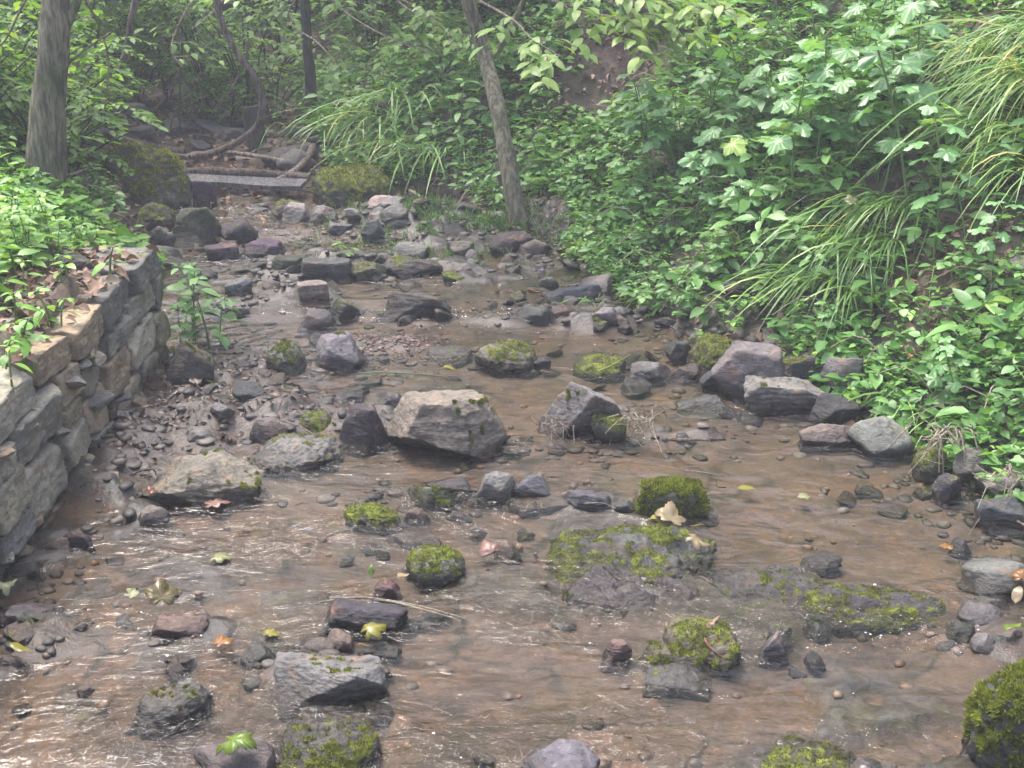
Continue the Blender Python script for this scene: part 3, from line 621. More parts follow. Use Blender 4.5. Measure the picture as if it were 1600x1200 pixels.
# ------------------------------------------------------------------ water surface
RIF = [(290, 1130, .35, .22, 1.), (380, 1110, .3, .15, 1.), (660, 1190, .35, .12, 1.2), (880, 1180, .3, .15, 1.2), (1400, 980, .4, .12, 1.), (1300, 1150, .5, .12, .7), (450, 835, .35, .15, .9),
       (760, 975, .35, .12, .8), (330, 975, .5, .12, .5), (700, 800, .3, .15, .7), (700, 495, .35, .08, 1.2), (360, 330, .5, .3, 1.), (620, 945, .4, .1, .8), (1100, 800, .2, .1, .3), (880, 500, .35, .1, 1.),
       (1540, 960, .15, .12, 1.2), (420, 400, .4, .2, .7), (1230, 1000, .3, .1, .8), (980, 690, .4, .08, .5), (350, 880, .6, .25, .35)]
wx = np.arange(-2.75, 2.6, .025); wy = np.concatenate([np.arange(-8, 1.5, .1), np.arange(1.5, 8.36, .016)])
WX, WY = np.meshgrid(wx, wy)
rf = np.zeros_like(WX)
for u, v, rx, ry, a in RIF:
    q = S(u, v); rf += a*np.exp(-((WX-q.x)/rx)**2-((WY-q.y)/ry)**2)
for r_ in ROCKS:                                            # the current breaks a little round each stone
    if r_[3] < 380: continue
    q = S((r_[0]+r_[1])/2, r_[3]); w_ = (r_[1]-r_[0])*pxm(q); rf += .55*np.exp(-((WX-q.x)/(w_*.62))**2-((WY-q.y-.02)/(.05+w_*.25))**2)
rf = np.clip(rf*(.7+.6*n2(WX, WY, 4., 2, 2.)), 0, 1.3)
def rip(x, y, s, sx, sd): return n2(x*sx+.06*y, y, s, 2, sd)
calm = .0013+.0016*np.clip(n2(WX, WY, 1.3, 2, 8.)+.4, 0, 1)
WZ = zw(WY) + calm*(.9*rip(WX, WY, 6., .35, 1.)+.8*rip(WX, WY, 14., .4, 2.)) + rf*.0072*(rip(WX, WY, 10., .6, 3.)+.6*rip(WX, WY, 24., .7, 4.))
nwx = len(wx); i = np.arange(len(wy)-1)[:, None]*nwx + np.arange(nwx-1)[None]
wq = np.stack([i, i+1, i+nwx+1, i+nwx], -1).reshape(-1, 4)
wo = obj('water', mesh_np('water', np.stack([WX, WY, WZ], -1).reshape(-1, 3), wq, True, riffle=rf.ravel()), M['water']); wo['kind'] = 'structure'

# small cobbles in the shore piles, copied from a few shapes
COB = []
for q in range(14):
    rng = np.random.default_rng(500+q)
    st = ['ang', 'ang', 'slab', 'ang', 'blk', 'slab', 'rnd'][q % 7]
    COB.append(rock_mesh('cobble', (1, rng.uniform(.6, .9), rng.uniform(.4, .65)), st, [0, 0, .35, 0, .6][q % 5], rng, None, 4)[0])
    COB[-1].materials.append(M['rock'])
def cobbles(n, cx, cy, rx, ry, smin, smax, tints, label, group, seed):
    rg = random.Random(seed)
    for q in range(max(3, int(n*.47))):
        a = rg.gauss(0, .5); b = rg.gauss(0, .5); x = cx+a*rx; y = cy+b*ry
        o = bpy.data.objects.new('cobble', rg.choice(COB)); COL.objects.link(o)
        s = rg.uniform(smin, smax)*(1 if rg.random() < .75 else 1.5)
        z = max(surface_z(x, y), float(zw(y))-.03)
        o.location = (x, y, z+s*.04); o.scale = (s, s, s*rg.uniform(.55, 1.05)); o.rotation_euler = (rg.gauss(0, .3), rg.gauss(0, .3), rg.uniform(0, 6.28))
        c = T[rg.choice(tints)]; f = rg.uniform(.75, 1.2); o.color = (c[0]*f, c[1]*f, c[2]*f, 1)
        tag(o, label, 'cobble', group)
def zone(n, u, v, rx, ry, s0, s1, tints, label, group, seed):
    p = S(u, v); cobbles(n, p.x, p.y, rx, ry, s0, s1, tints, label, group, seed)
DK = ('dark', 'black', 'lil', 'grey', 'brown'); LT = ('lil', 'grey', 'pale', 'brown', 'dark', 'pink')
zone(46, 580, 345, .85, .6, .05, .14, LT, 'small cobble in the pale stone pile below the big mossy boulder', 'cobbles below the mossy boulder', 1)
zone(34, 330, 400, .7, .8, .06, .16, DK, 'dark wet cobble on the far left shore beyond the wall end', 'cobbles beyond the wall end', 2)
zone(22, 400, 480, .8, .35, .05, .12, DK, 'wet cobble scattered left of the pinkish block', 'cobbles near the pinkish block', 3)
zone(50, 300, 640, .45, .6, .035, .10, ('dark', 'black', 'brown', 'lil'), 'small wet stone on the muddy bar under the wall', 'stones on the muddy bar', 4)
zone(24, 850, 480, .8, .22, .05, .11, DK, 'wet stone along the lip of the little cascade', 'stones of the cascade lip', 5)
zone(26, 960, 500, .5, .45, .05, .13, DK, 'shaded stone along the foot of the right bank by the cascade', 'stones at the right bank foot', 6)
zone(24, 1230, 620, .8, .25, .05, .13, DK, 'small stone between the larger rocks of the right shore', 'stones among right shore rocks', 7)
zone(18, 1500, 770, .5, .25, .05, .12, DK, 'small stone at the right waterline below the roots and ledge', 'stones at the right waterline', 8)
zone(16, 60, 975, .3, .3, .04, .10, DK, 'small wet stone in the shallows by the near wall foot', 'stones by the near wall foot', 9)
zone(14, 500, 1030, .3, .18, .03, .07, DK, 'pebble packed behind the wedge-shaped grey slab', 'pebbles behind the wedge slab', 10)
zone(14, 720, 770, .45, .12, .03, .07, DK, 'pebble in the line of stones beside the lilac-grey cobble', 'pebbles beside the lilac cobble', 11)
zone(12, 960, 680, .45, .1, .03, .07, DK, 'pebble at the foot of the tilted grey boulder', 'pebbles under the tilted boulder', 12)
zone(16, 500, 560, .5, .3, .04, .09, DK, 'wet stone around the moss-crowned rock and red gravel', 'stones around the red gravel', 13)
zone(60, 330, 255, 1.5, 1.0, .08, .24, DK, 'grey stone in the dry gully above the weathered board', 'stones in the dry gully', 14)
zone(16, 300, 970, .5, .3, .03, .08, DK, 'half-drowned stone near the large spotted leaf', 'stones near the spotted leaf', 15)
zone(12, 560, 410, .8, .2, .06, .13, ('black', 'dark'), 'dark stone of the bar in the upper pool', 'stones of the upper bar', 16)
zone(14, 760, 430, .6, .3, .05, .12, DK, 'stone in the shaded shallows of the upper pool', 'stones of the upper shallows', 17)
zone(10, 1540, 985, .25, .2, .04, .09, DK, 'small stone beside the rushing chute at the right edge', 'stones beside the chute', 18)

zone(18, 720, 975, .5, .15, .03, .09, DK, 'flat wet stone awash behind and right of the log-shaped slab', 'stones right of the log-shaped slab', 19)
zone(16, 1130, 1010, .35, .15, .03, .07, DK, 'stone awash around the low mossy hump', 'stones around the low mossy hump', 20)
zone(22, 420, 855, .7, .3, .03, .09, DK, 'flat stone barely breaking the riffle below the tan ledge', 'stones in the riffle below the ledge', 21)
zone(16, 840, 830, .4, .15, .03, .08, DK, 'stone awash between the pink leaf and the outcrop', 'stones between leaf and outcrop', 22)
zone(14, 700, 700, .5, .15, .04, .08, DK, 'stone in the shallows in front of the big squarish boulder', 'stones before the big boulder', 23)
zone(20, 1000, 570, .8, .2, .05, .12, DK, 'low stone in the middle pool towards the right shore', 'stones of the middle pool', 24)
zone(16, 820, 1180, .6, .2, .04, .10, DK, 'wet stone beside the pale rock awash', 'stones beside the pale rock awash', 25)
zone(16, 220, 1090, .4, .25, .03, .08, DK, 'wet stone near the dark hump in the ripples', 'stones near the dark hump', 26)
zone(18, 560, 610, .6, .15, .04, .10, DK, 'flat stone in calm water behind the black angular rock', 'stones behind the black rock', 27)
zone(30, 1080, 500, .5, .5, .06, .16, DK, 'shaded stone half hidden under the overhanging right bank', 'stones under the right bank', 28)
zone(20, 800, 400, .6, .3, .06, .14, DK, 'dark stone along the shore by the leaning tree', 'stones by the leaning tree', 29)
# countless pebbles on the bed, red gravel
def pebble_stuff(name, n, fn, s0, s1, color, label, seed, shapes=None):
    rg = np.random.default_rng(seed); D, Fc = ico(1 if shapes is None else 2); xy = fn(rg, n); n = len(xy)
    s = np.exp(rg.uniform(np.log(s0), np.log(s1), n)); sc = s[:, None]*np.stack([rg.uniform(.7, 1.2, n), rg.uniform(.7, 1.2, n), rg.uniform(.35, .7, n)], 1)
    th = rg.uniform(0, 6.28, n); base = (D[None]*(1+.25*rg.normal(size=(n, len(D), 1))*.6) if shapes is None else shapes[rg.integers(len(shapes), size=n)])*sc[:, None]
    c, s_ = np.cos(th)[:, None], np.sin(th)[:, None]
    V = np.stack([base[..., 0]*c-base[..., 1]*s_, base[..., 0]*s_+base[..., 1]*c, base[..., 2]], -1)
    z = H(xy[:, 0], xy[:, 1]); V = V + np.stack([xy[:, 0], xy[:, 1], z-s*.05], -1)[:, None]
    o = obj(name, mesh_np(name, V.reshape(-1, 3), (Fc[None]+(np.arange(n)*len(D))[:, None, None]).reshape(-1, 3), True), color)
    return tag(o, label, 'gravel', kind='stuff')
def bedpeb():
    m, nt, N, L, P = mat('pebbles')
    co = nd(nt, 'ShaderNodeNewGeometry'); c = ramp(nt, co.outputs['Random Per Island'], [(0, (.035, .027, .023)), (.3, (.08, .055, .038)), (.55, (.12, .08, .05)), (.75, (.15, .085, .045)), (.9, (.10, .092, .09)), (1, (.20, .175, .155))])
    c = mix(nt, .6, c, ramp(nt, tex(nt, co.outputs['Position'], 60, 4).outputs[0], [(.3, (.6, .6, .6)), (.7, (1.3, 1.3, 1.3))]), 'MULTIPLY')
    L.new(c, P.inputs['Base Color']); P.inputs['Roughness'].default_value = .55; return m
M['peb'] = bedpeb()
def bedxy(rg, n):
    y = rg.uniform(1.7, 8.2, n*2); x = xl(y)+.1+(xr(y)-xl(y))*rg.random(n*2)
    k = n2(x, y, 1.6, 3, 12.)+.5*rg.normal(size=len(x))*.5 > .02; return np.stack([x, y], 1)[k][:n]
pebble_stuff('stream_pebbles', 900, bedxy, .008, .026, M['peb'], 'small brown pebbles scattered over the stream bed', 3)
m, nt, N, L, P = mat('red gravel'); co = nd(nt, 'ShaderNodeNewGeometry')
L.new(ramp(nt, co.outputs['Random Per Island'], [(0, (.05, .032, .026)), (.5, (.115, .07, .054)), (1, (.20, .13, .105))]), P.inputs['Base Color']); P.inputs['Roughness'].default_value = .6; M['redg'] = m
pg = S(590, 540)
pebble_stuff('gravel', 800, lambda rg, n: np.stack([pg.x+.22*rg.normal(size=n)*.75, pg.y+.17*rg.normal(size=n)*.7], 1), .004, .014, M['redg'], 'patch of fine reddish gravel between the grey rocks', 4)

def rubble_xy(rg, n):
    out = []
    y = rg.uniform(4.6, 8.2, 900); out.append(np.stack([xl(y)+.05+.55*np.abs(rg.normal(size=900))*.7, y], 1))          # far left shore
    y = rg.uniform(3.0, 7.8, 900); out.append(np.stack([xr(y)-.10+.13*rg.normal(size=900), y], 1))                     # right waterline
    y = rg.uniform(2.6, 4.8, 120); out.append(np.stack([-1.36+.10*np.abs(rg.normal(size=120)), y], 1))                  # wall foot
    for u, v, k, sx, sy in ((300, 640, 80, .3, .3), (590, 360, 300, .4, .3), (840, 485, 160, .4, .08), (540, 425, 160, .5, .12), (480, 1035, 24, .14, .06), (930, 690, 90, .25, .05), (700, 770, 70, .25, .05), (450, 650, 60, .25, .12), (60, 980, 22, .2, .12), (1230, 640, 120, .4, .1), (480, 550, 140, .3, .15)):
        p = S(u, v); out.append(np.stack([p.x+sx*rg.normal(size=k), p.y+sy*rg.normal(size=k)], 1))
    return np.concatenate(out)
m, nt, N, L, P = mat('rubble'); co = nd(nt, 'ShaderNodeNewGeometry')
c = ramp(nt, co.outputs['Random Per Island'], [(0, (.014, .012, .011)), (.4, (.032, .027, .023)), (.7, (.055, .045, .037)), (.92, (.078, .066, .056)), (1, (.14, .12, .10))])
L.new(mix(nt, .7, c, ramp(nt, tex(nt, co.outputs['Position'], 55, 4).outputs[0], [(.3, (.55, .55, .55)), (.7, (1.3, 1.3, 1.3))]), 'MULTIPLY'), P.inputs['Base Color']); P.inputs['Roughness'].default_value = .6; M['rubble'] = m
o = pebble_stuff('rubble', 0, rubble_xy, .009, .032, M['rubble'], 'dark wet broken rubble packed along the shores and between the rocks', 8,
                 np.array([rock_shape(np.random.default_rng(900+q), ('ang', 'slab')[q % 2], None, 2)[0]*np.array([1, 1, .8]) for q in range(12)]))

# ------------------------------------------------------------------ dry-stone wall
def wall_material():
    m = make_rock_material('wall stone', .35); return m
M['wallstone'] = wall_material()
wall = empty('stone_wall', (-1.5, 3.3, 0)); tag(wall, 'low dry-stone retaining wall of rough tan and grey blocks', 'wall')
rgw = random.Random(5)
WT = [(.27, .24, .175), (.22, .205, .165), (.29, .245, .16), (.20, .19, .16), (.32, .285, .21), (.26, .20, .13), (.17, .162, .14), (.28, .255, .195)]
z0 = -.12
bnd = [lambda y: -.13, lambda y: .05+.05*math.sin(y*3.1), lambda y: .215+.045*math.sin(y*4.3+1), lambda y: .355+.02*math.sin(y*5+2), lambda y: .475]
for ci in range(4):
    y = .8 + rgw.uniform(-.2, .1)
    while y < 4.82:
        ln = rgw.uniform(.18, .42) if ci < 3 else rgw.uniform(.22, .5)
        ln = min(ln, max(4.92-y, .12)); ym = y+ln/2
        zb, zt = bnd[ci](ym), bnd[ci+1](ym)+(rgw.uniform(-.008, .008) if ci == 3 else 0)
        hh_ = zt-zb
        split = [(zb, zt)] if (hh_ < .16 or rgw.random() < .72) else [(zb, zb+hh_*.42), (zb+hh_*.42, zt)]
        for (za, zc) in split:
            tk = rgw.uniform(.20, .30) if ci < 3 else rgw.uniform(.26, .36)
            rng = np.random.default_rng(int(y*1000)+ci*77+int(za*999))
            me, V, Fc, Nn, mo = rock_mesh('stone', (tk, ln*.985, (zc-za)*.99), 'wall', .30 if rgw.random() < .5 else 0., rng, None, 5 if y > 2.6 else 4, 1.3, (rng.normal()*.015, rng.normal()*.02), rng.normal()*.025)
            o = obj('stone', me, M['wallstone'], wall)
            front = -1.43+rgw.uniform(-.018, .012)
            o.location = (front-tk/2+1.5, ym-3.3, (za+zc)/2)
            f_ = rgw.uniform(.85, 1.15); o.color = (*[c*f_ for c in rgw.choice(WT)], 1)
        y += ln+rgw.uniform(.0, .01)
z0 = .475
WALL_TOP = z0
# small wedge stones in the joints
for q in range(46):
    o = obj('stone', rgw.choice(COB), None, wall); s = rgw.uniform(.05, .10)
    o.location = (-1.45+rgw.uniform(-.02, .008)+1.5, rgw.uniform(2.2, 4.8)-3.3, rgw.choice([.03, .18, .335])+rgw.uniform(-.02, .02)); o.scale = (s*.9, s*1.3, s*.7); o.rotation_euler = (rgw.uniform(-.3, .3), rgw.uniform(-.3, .3), rgw.uniform(0, 3)); o.color = (*rgw.choice(WT), 1)
mb = MB(); bx = np.array([[a, b, c] for a in (-.34, -.06) for b in (-2.4, 1.5) for c in (-.2, WALL_TOP-.06)])
mb.add(bx, np.array([[0, 1, 3, 2], [4, 6, 7, 5], [0, 4, 5, 1], [2, 3, 7, 6], [1, 5, 7, 3], [0, 2, 6, 4]]))
me = mb.mesh('earth_core', False); m, nt, N, L, P = mat('wall earth'); P.inputs['Base Color'].default_value = (.03, .023, .017, 1); P.inputs['Roughness'].default_value = 1.
obj('earth_core', me, m, wall)

# ------------------------------------------------------------------ leaf shapes
def ovate(w=.5, fold=.12, curl=.18, n=5):
    """a blade along +y, length 1, folded on its midrib"""
    t = np.linspace(0, 1, n+1); half = w/2*np.sin(np.pi*t**.8)**.85*(1-.15*t); half[-1] = 0
    V = []; Fq = []
    for q in range(n+1):
        z = -curl*t[q]**2
        V += [(-half[q], t[q], z+fold*half[q]*2), (0, t[q], z), (half[q], t[q], z+fold*half[q]*2)]
    for q in range(n): b = q*3; Fq += [(b, b+1, b+4, b+3), (b+1, b+2, b+5, b+4)]
    return np.array(V), np.array(Fq)
def lobed(rng, lobes=5, serr=True, droop=.22, notch=.66):
    """palmate leaf: centre at the stalk joint, lobes fanned about +y"""
    pts = []; angs = np.linspace(-125, 125, lobes); L_ = np.array([.62, .86, 1., .86, .62]) if lobes == 5 else np.array([.8, 1, .8])
    if lobes == 3: angs = np.array([-70, 0, 70.])
    for k in range(lobes):
        a = angs[k]+rng.normal()*4; l = L_[k]*rng.uniform(.92, 1.08); sp = 250/(lobes-1)/2 if lobes == 5 else 36
        for da, f in ((-sp*.95, notch), (-sp*.66, .82), (-sp*.52, .78), (-sp*.32, .92), (-sp*.22, .88), (0, 1.), (sp*.22, .88), (sp*.32, .92), (sp*.52, .78), (sp*.66, .82)):
            if not serr and f in (.78, .88): continue
            pts.append((a+da, l*f))
    pts.append((angs[-1]+20, .45)); pts.append((180, .12))
    A = np.radians([p[0] for p in pts]); r = np.array([p[1] for p in pts])
    rim = np.stack([np.sin(A)*r, np.cos(A)*r], 1); mid = rim*.5
    def zf(p):
        d = np.hypot(p[:, 0], p[:, 1]); a = np.arctan2(p[:, 0], p[:, 1])
        return -droop*d**2 + .07*np.cos(a*(lobes if lobes == 5 else 5)*1.44)*d
    n = len(rim); V = np.vstack([[[0, 0]], mid, rim]); V = np.column_stack([V, zf(V)])
    j = np.arange(n); k = (j+1) % n
    return V, np.column_stack([np.zeros(n, int), 1+j, 1+k]), np.column_stack([1+j, 1+n+j, 1+n+k, 1+k])
def frame(d, up=(0, 0, 1), roll=0.):
    y = Vector(d).normalized(); x = y.cross(Vector(up)); x = x.normalized() if x.length > 1e-4 else Vector((1, 0, 0)); z = x.cross(y)
    m = Matrix((x, y, z)).transposed().to_4x4(); return m@Matrix.Rotation(roll, 4, 'Y')
def place(loc, d, size, up=(0, 0, 1), roll=0.):
    return Matrix.Translation(Vector(loc))@frame(d, up, roll)@Matrix.Diagonal((size, size, size, 1))
rl = np.random.default_rng(11)
LEAF = {}
for key, args in (('herb', (.46, .10, .22)), ('herb2', (.52, .05, .35)), ('round', (.82, .08, .15)), ('lance', (.26, .12, .3))):
    V, Fq = ovate(*args); 
    for mk in ('herb', 'bank', 'back', 'beech'):
        me = mesh_np('leaf', V, Fq); me.materials.append(M[mk]); LEAF[key, mk] = me
LOB = []
for q in range(5):
    V, f3, f4 = lobed(rl, droop=.15+.12*q/4); me = mesh_np('leaf', V, [f3, f4]); me.materials.append(M['lobed']); LOB.append(me)

def cloud(mb, shape, pos, dirs, size, rng, tiltj=.35, var=None):
    """many small leaves into one mesh"""
    V0, F0 = shape; n = len(pos); d = dirs/np.linalg.norm(dirs, axis=1)[:, None]
    up = np.array([0, 0, 1.])+rng.normal(size=(n, 3))*tiltj
    x = np.cross(d, up); x /= np.linalg.norm(x, axis=1)[:, None]+1e-9; z = np.cross(x, d)
    V = pos[:, None]+size[:, None, None]*(V0[None, :, 0, None]*x[:, None]+V0[None, :, 1, None]*d[:, None]+V0[None, :, 2, None]*z[:, None])
    F_ = (F0[None]+(np.arange(n)*len(V0))[:, None, None]).reshape(-1, F0.shape[1])
    mb.add(V.reshape(-1, 3), F_, np.repeat(rng.random(n) if var is None else var, len(V0)))
LOW = (np.array([(0, 0, 0), (-.25, .3, .05), (-.22, .65, .0), (0, 1, -.16), (.22, .65, .0), (.25, .3, .05)]), np.array([[0, 3, 2, 1], [0, 5, 4, 3]]))   # folded blade of two quads
LOW3 = LOW

# ------------------------------------------------------------------ plants whose leaves are parts
def herb_proto(rng, h, pairs, size, leaf='herb', mk='herb', lean=.15):
    """upright herb: leaf pairs up a stem, a rosette on top; returns stem mesh and leaf list"""
    a = rng.uniform(0, 6.28); tip = np.array([math.cos(a)*lean*h, math.sin(a)*lean*h, h])
    pts = spline([(0, 0, -.03), tip*.5*np.array([.6, .6, 1.05]), tip], 8)
    mb = MB(); mb.tube(pts, np.linspace(.0045, .002, 8), 5); out = []
    rot = rng.uniform(0, 6.28)
    for k in range(pairs):
        f = .3+.7*(k+1)/pairs; p = pts[min(7, int(f*7))]; s = size*(.75+.6*math.sin(math.pi*min(f, .95)))*rng.uniform(.8, 1.15)*(.8 if k == pairs-1 else 1)
        nl = 2 if k < pairs-1 else 4
        for j in range(nl):
            t = rot+j*2*math.pi/nl+rng.normal()*.2; el = rng.uniform(-.25, .35)
            d = Vector((math.cos(t)*math.cos(el), math.sin(t)*math.cos(el), math.sin(el)))
            q = Vector(p)+d*s*.25; mb.tube([p, np.array(q)], .0015, 4, cap=False)
            out.append((LEAF[(leaf if rng.random() < .8 else ('herb2' if leaf == 'herb' else leaf)), mk], place(q, d, s, roll=rng.normal()*.25)))
        rot += 1.57+rng.normal()*.2
    st = mb.mesh('stem'); st.materials.append(M['stem']); return st, out
def lobed_proto(rng, h, nl, size, lean=.2):
    a = rng.uniform(0, 6.28); tip = np.array([math.cos(a)*lean*h, math.sin(a)*lean*h, h])
    pts = spline([(0, 0, -.04), tip*.5*np.array([.5, .5, 1.05]), tip], 9); mb = MB(); mb.tube(pts, np.linspace(.0065, .003, 9), 6); out = []
    rot = rng.uniform(0, 6.28)
    for k in range(nl):
        f = .42+.58*(k+.6)/nl; p = pts[min(8, int(f*8))]; t = rot+k*2.4; s = size*rng.uniform(.7, 1.1)*(1.1-.35*f)
        el = rng.uniform(.25, .6); pl = size*rng.uniform(.7, 1.3)*(1.25-.6*f)
        d = Vector((math.cos(t)*math.cos(el), math.sin(t)*math.cos(el), math.sin(el))); q = Vector(p)+d*pl
        mb.tube(spline([p, np.array(Vector(p)+d*pl*.55+Vector((0, 0, .01))), np.array(q)], 5), .0022, 5, cap=False)
        d2 = Vector((math.cos(t), math.sin(t), rng.uniform(-.55, .05)))
        out.append((LOB[rng.integers(5)], place(q, d2, s, roll=rng.normal()*.2)))
    st = mb.mesh('stem'); st.materials.append(M['stem']); return st, out
def tri_proto(rng, h, n, size, mk='bank', leaf='round'):
    """several wiry stalks, each with three round leaflets"""
    mb = MB(); out = []
    for k in range(n):
        a = rng.uniform(0, 6.28); r = h*rng.uniform(.2, .8); tip = np.array([math.cos(a)*r, math.sin(a)*r, h*rng.uniform(.5, 1.1)])
        mb.tube(spline([(0, 0, -.02), tip*np.array([.35, .35, .7]), tip], 6), .0016, 4, cap=False); s = size*rng.uniform(.7, 1.15)
        for j in (-1, 0, 1):
            t = a+j*1.45+rng.normal()*.15; d = Vector((math.cos(t), math.sin(t), rng.uniform(-.3, .15)))
            out.append((LEAF[leaf, mk], place(Vector(tip)+d*.004, d, s, roll=rng.normal()*.2)))
    st = mb.mesh('stem'); st.materials.append(M['stem']); return st, out
def plant(name, proto, loc, rz, s, label, cat, group, tilt=(0, 0)):
    e = empty(name, loc, rz, s); e.rotation_euler = (tilt[0], tilt[1], rz); tag(e, label, cat, group)
    obj('stem', proto[0], None, e)
    for me, m4 in proto[1]:
        o = bpy.data.objects.new('leaf', me); COL.objects.link(o); o.parent = e; o.matrix_basis = m4
    return e
rp = np.random.default_rng(21); rg = random.Random(22)
HERB = [herb_proto(rp, rp.uniform(.24, .40), 5, .085) for _ in range(7)]
BHERB = [herb_proto(rp, rp.uniform(.25, .5), 6, .085, 'herb', 'bank', .3) for _ in range(7)]
SEED = [herb_proto(rp, rp.uniform(.06, .12), 2, .045, 'herb2', 'herb', .3) for _ in range(5)]
LOBP = [lobed_proto(rp, rp.uniform(.45, .7), 10, .112) for _ in range(6)]
TRI = [tri_proto(rp, rp.uniform(.09, .17), 5, .042) for _ in range(6)]
YTRI = [tri_proto(rp, rp.uniform(.12, .17), 4, .045, 'herb') for _ in range(3)]

# left bank behind the wall
def herb_ok(x, y): return True
T1X = at_y(66, 300, 5.9).x
cnt = 0
while cnt < 240:
    y = rg.uniform(3.1, 6.6); f = rg.random()
    edge = np.interp(y, [3, 3.6, 4.1, 4.8, 5.2, 5.8, 6.6], [-1.90, -1.86, -1.82, -1.74, -1.84, -2.05, -2.4])
    x = edge - f*1.15 + rg.gauss(0, .05)
    if x < -.414*y-.55: continue
    z = surface_z(x, y); s = rg.uniform(.75, 1.15)*(.75 if x > edge-.12 else 1.)*(.72 if y > 4.7 else 1.)
    if abs(x-T1X-(5.9-y)*.02) < .12+.03*(5.9-y) and 5.2 < y < 6.4: continue
    plant('leafy_herb', HERB[cnt % 7], (x, y, z-.01), rg.uniform(0, 6.28), s, 'bright green leafy herb in the dense bed behind the stone wall', 'herb', 'herbs behind the wall', (rg.gauss(0, .1), rg.gauss(0, .1)))
    cnt += 1
# seedlings on the wall top
for q in range(34):
    y = rg.uniform(3.0, 4.75); x = rg.uniform(-1.80, -1.47)
    plant('seedling', SEED[q % 5], (x, y, max(surface_z(x, y), WALL_TOP if x > -1.74 else 0)-.01), rg.uniform(0, 6.28), rg.uniform(.8, 1.4), 'pale green seedling sprouting among dead leaves on the wall top', 'seedling', 'seedlings on the wall top')
for q in range(7):
    y = 4.88+rg.uniform(-.03, .12); x = -1.40+rg.uniform(-.02, .16)
    plant('leafy_herb', BHERB[q % 7], (x, y, surface_z(x, y)), rg.uniform(0, 6.28), rg.uniform(.6, .95), 'narrow green herb rooted at the foot of the wall end', 'herb', 'herbs at the wall end')
pp = S(536, 420); plant('seedling', YTRI[0], (pp.x, pp.y+.02, pp.z+.02), 1., .8, 'yellow-green seedling alone on the dark bar in the stream', 'seedling', None)

_tg = SF(814, 350)
def in_gap(x, y): return ((x-_tg.x+.06)/.4)**2+((y-_tg.y+.22)/.6)**2 < 1
# right bank
def rb(dmin, dmax, y0, y1):
    y = rg.uniform(y0, y1); x = float(xr(y))+rg.uniform(dmin, dmax); return x, y, surface_z(x, y)
n = 0
while n < 190:
    x, y, z = rb(.35, 2.6, 3.7, 8.2)
    if in_gap(x, y) or n2(np.array([x]), np.array([y]), 1.1, 2, 33.)[0] < -.25: continue
    plant('bank_herb', BHERB[n % 7], (x, y, z-.01), rg.uniform(0, 6.28), rg.uniform(.65, 1.15), *(('mid-green leafy herb on the slope by the leaning tree', 'herb', 'herbs by the leaning tree') if y > 6.4 else ('leafy herb growing just above the right shore rocks', 'herb', 'herbs above the shore rocks') if x-float(xr(y)) < .95 else ('leafy herb among the tall lobed-leaf plants of the right bank', 'herb', 'herbs among the lobed-leaf plants')), (rg.gauss(0, .12), -.15+rg.gauss(0, .12))); n += 1
for q in range(130):
    x, y, z = rb(.02, 1.4, 3.0, 7.0)
    if in_gap(x, y): continue
    plant('trifoliate_herb', TRI[q % 6], (x, y, z), rg.uniform(0, 6.28), rg.uniform(.8, 1.35), *(('low herb with three round leaflets per stalk above the root tangle', 'herb', 'trifoliate herbs above the roots') if y < 4.3 else ('low herb with three round leaflets per stalk behind the shore rocks', 'herb', 'trifoliate herbs behind the shore rocks')))
for (u, v, s) in ((1160, 520, 1.1), (1140, 540, .9), (1085, 545, .6)):
    p = S(u, v); plant('trifoliate_herb', YTRI[1], (p.x, p.y, p.z), rg.uniform(0, 6), s, 'yellow-green three-leaflet seedling above the moss dome', 'herb', 'yellow-green seedlings above the moss dome')
LOBPOS = [(1420, 330, 1.1), (1340, 260, 1.0), (1110, 330, 1.0), (1180, 340, 1.1), (1020, 310, .9), (1460, 400, .9), (1240, 350, 1.0), (1380, 300, .9),
          (1130, 270, .9), (1060, 280, .9), (1220, 290, 1.), (1270, 300, 1.0), (1550, 470, .6), (990, 350, .7), (1200, 240, 1.), (1100, 220, .9), (1330, 210, 1.1), (1440, 200, 1.), (1500, 640, .45), (1440, 650, .45), (1150, 400, .8),
          (1010, 260, .9), (1080, 380, .7), (1260, 230, 1.), (1160, 200, 1.), (1400, 240, 1.1), (1290, 540, .4)]
for q, (u, v, s) in enumerate(LOBPOS):
    p = S(u, v); plant('lobed_leaf_plant', LOBP[q % 6], p-Vector((0, 0, .01)), rg.uniform(0, 6.28), s, *(('small plant with lobed leaves hanging over the right shore rocks', 'plant', 'small lobed-leaf plants over the shore') if s < .65 else ('tall plant with broad lobed leaves rising among the sedges', 'plant', 'lobed-leaf plants among the sedges') if u > 1310 else ('tall plant with broad maple-like lobed leaves in the herb thicket', 'plant', 'lobed-leaf plants in the thicket')), (rg.gauss(0, .08), -.18+rg.gauss(0, .1)))

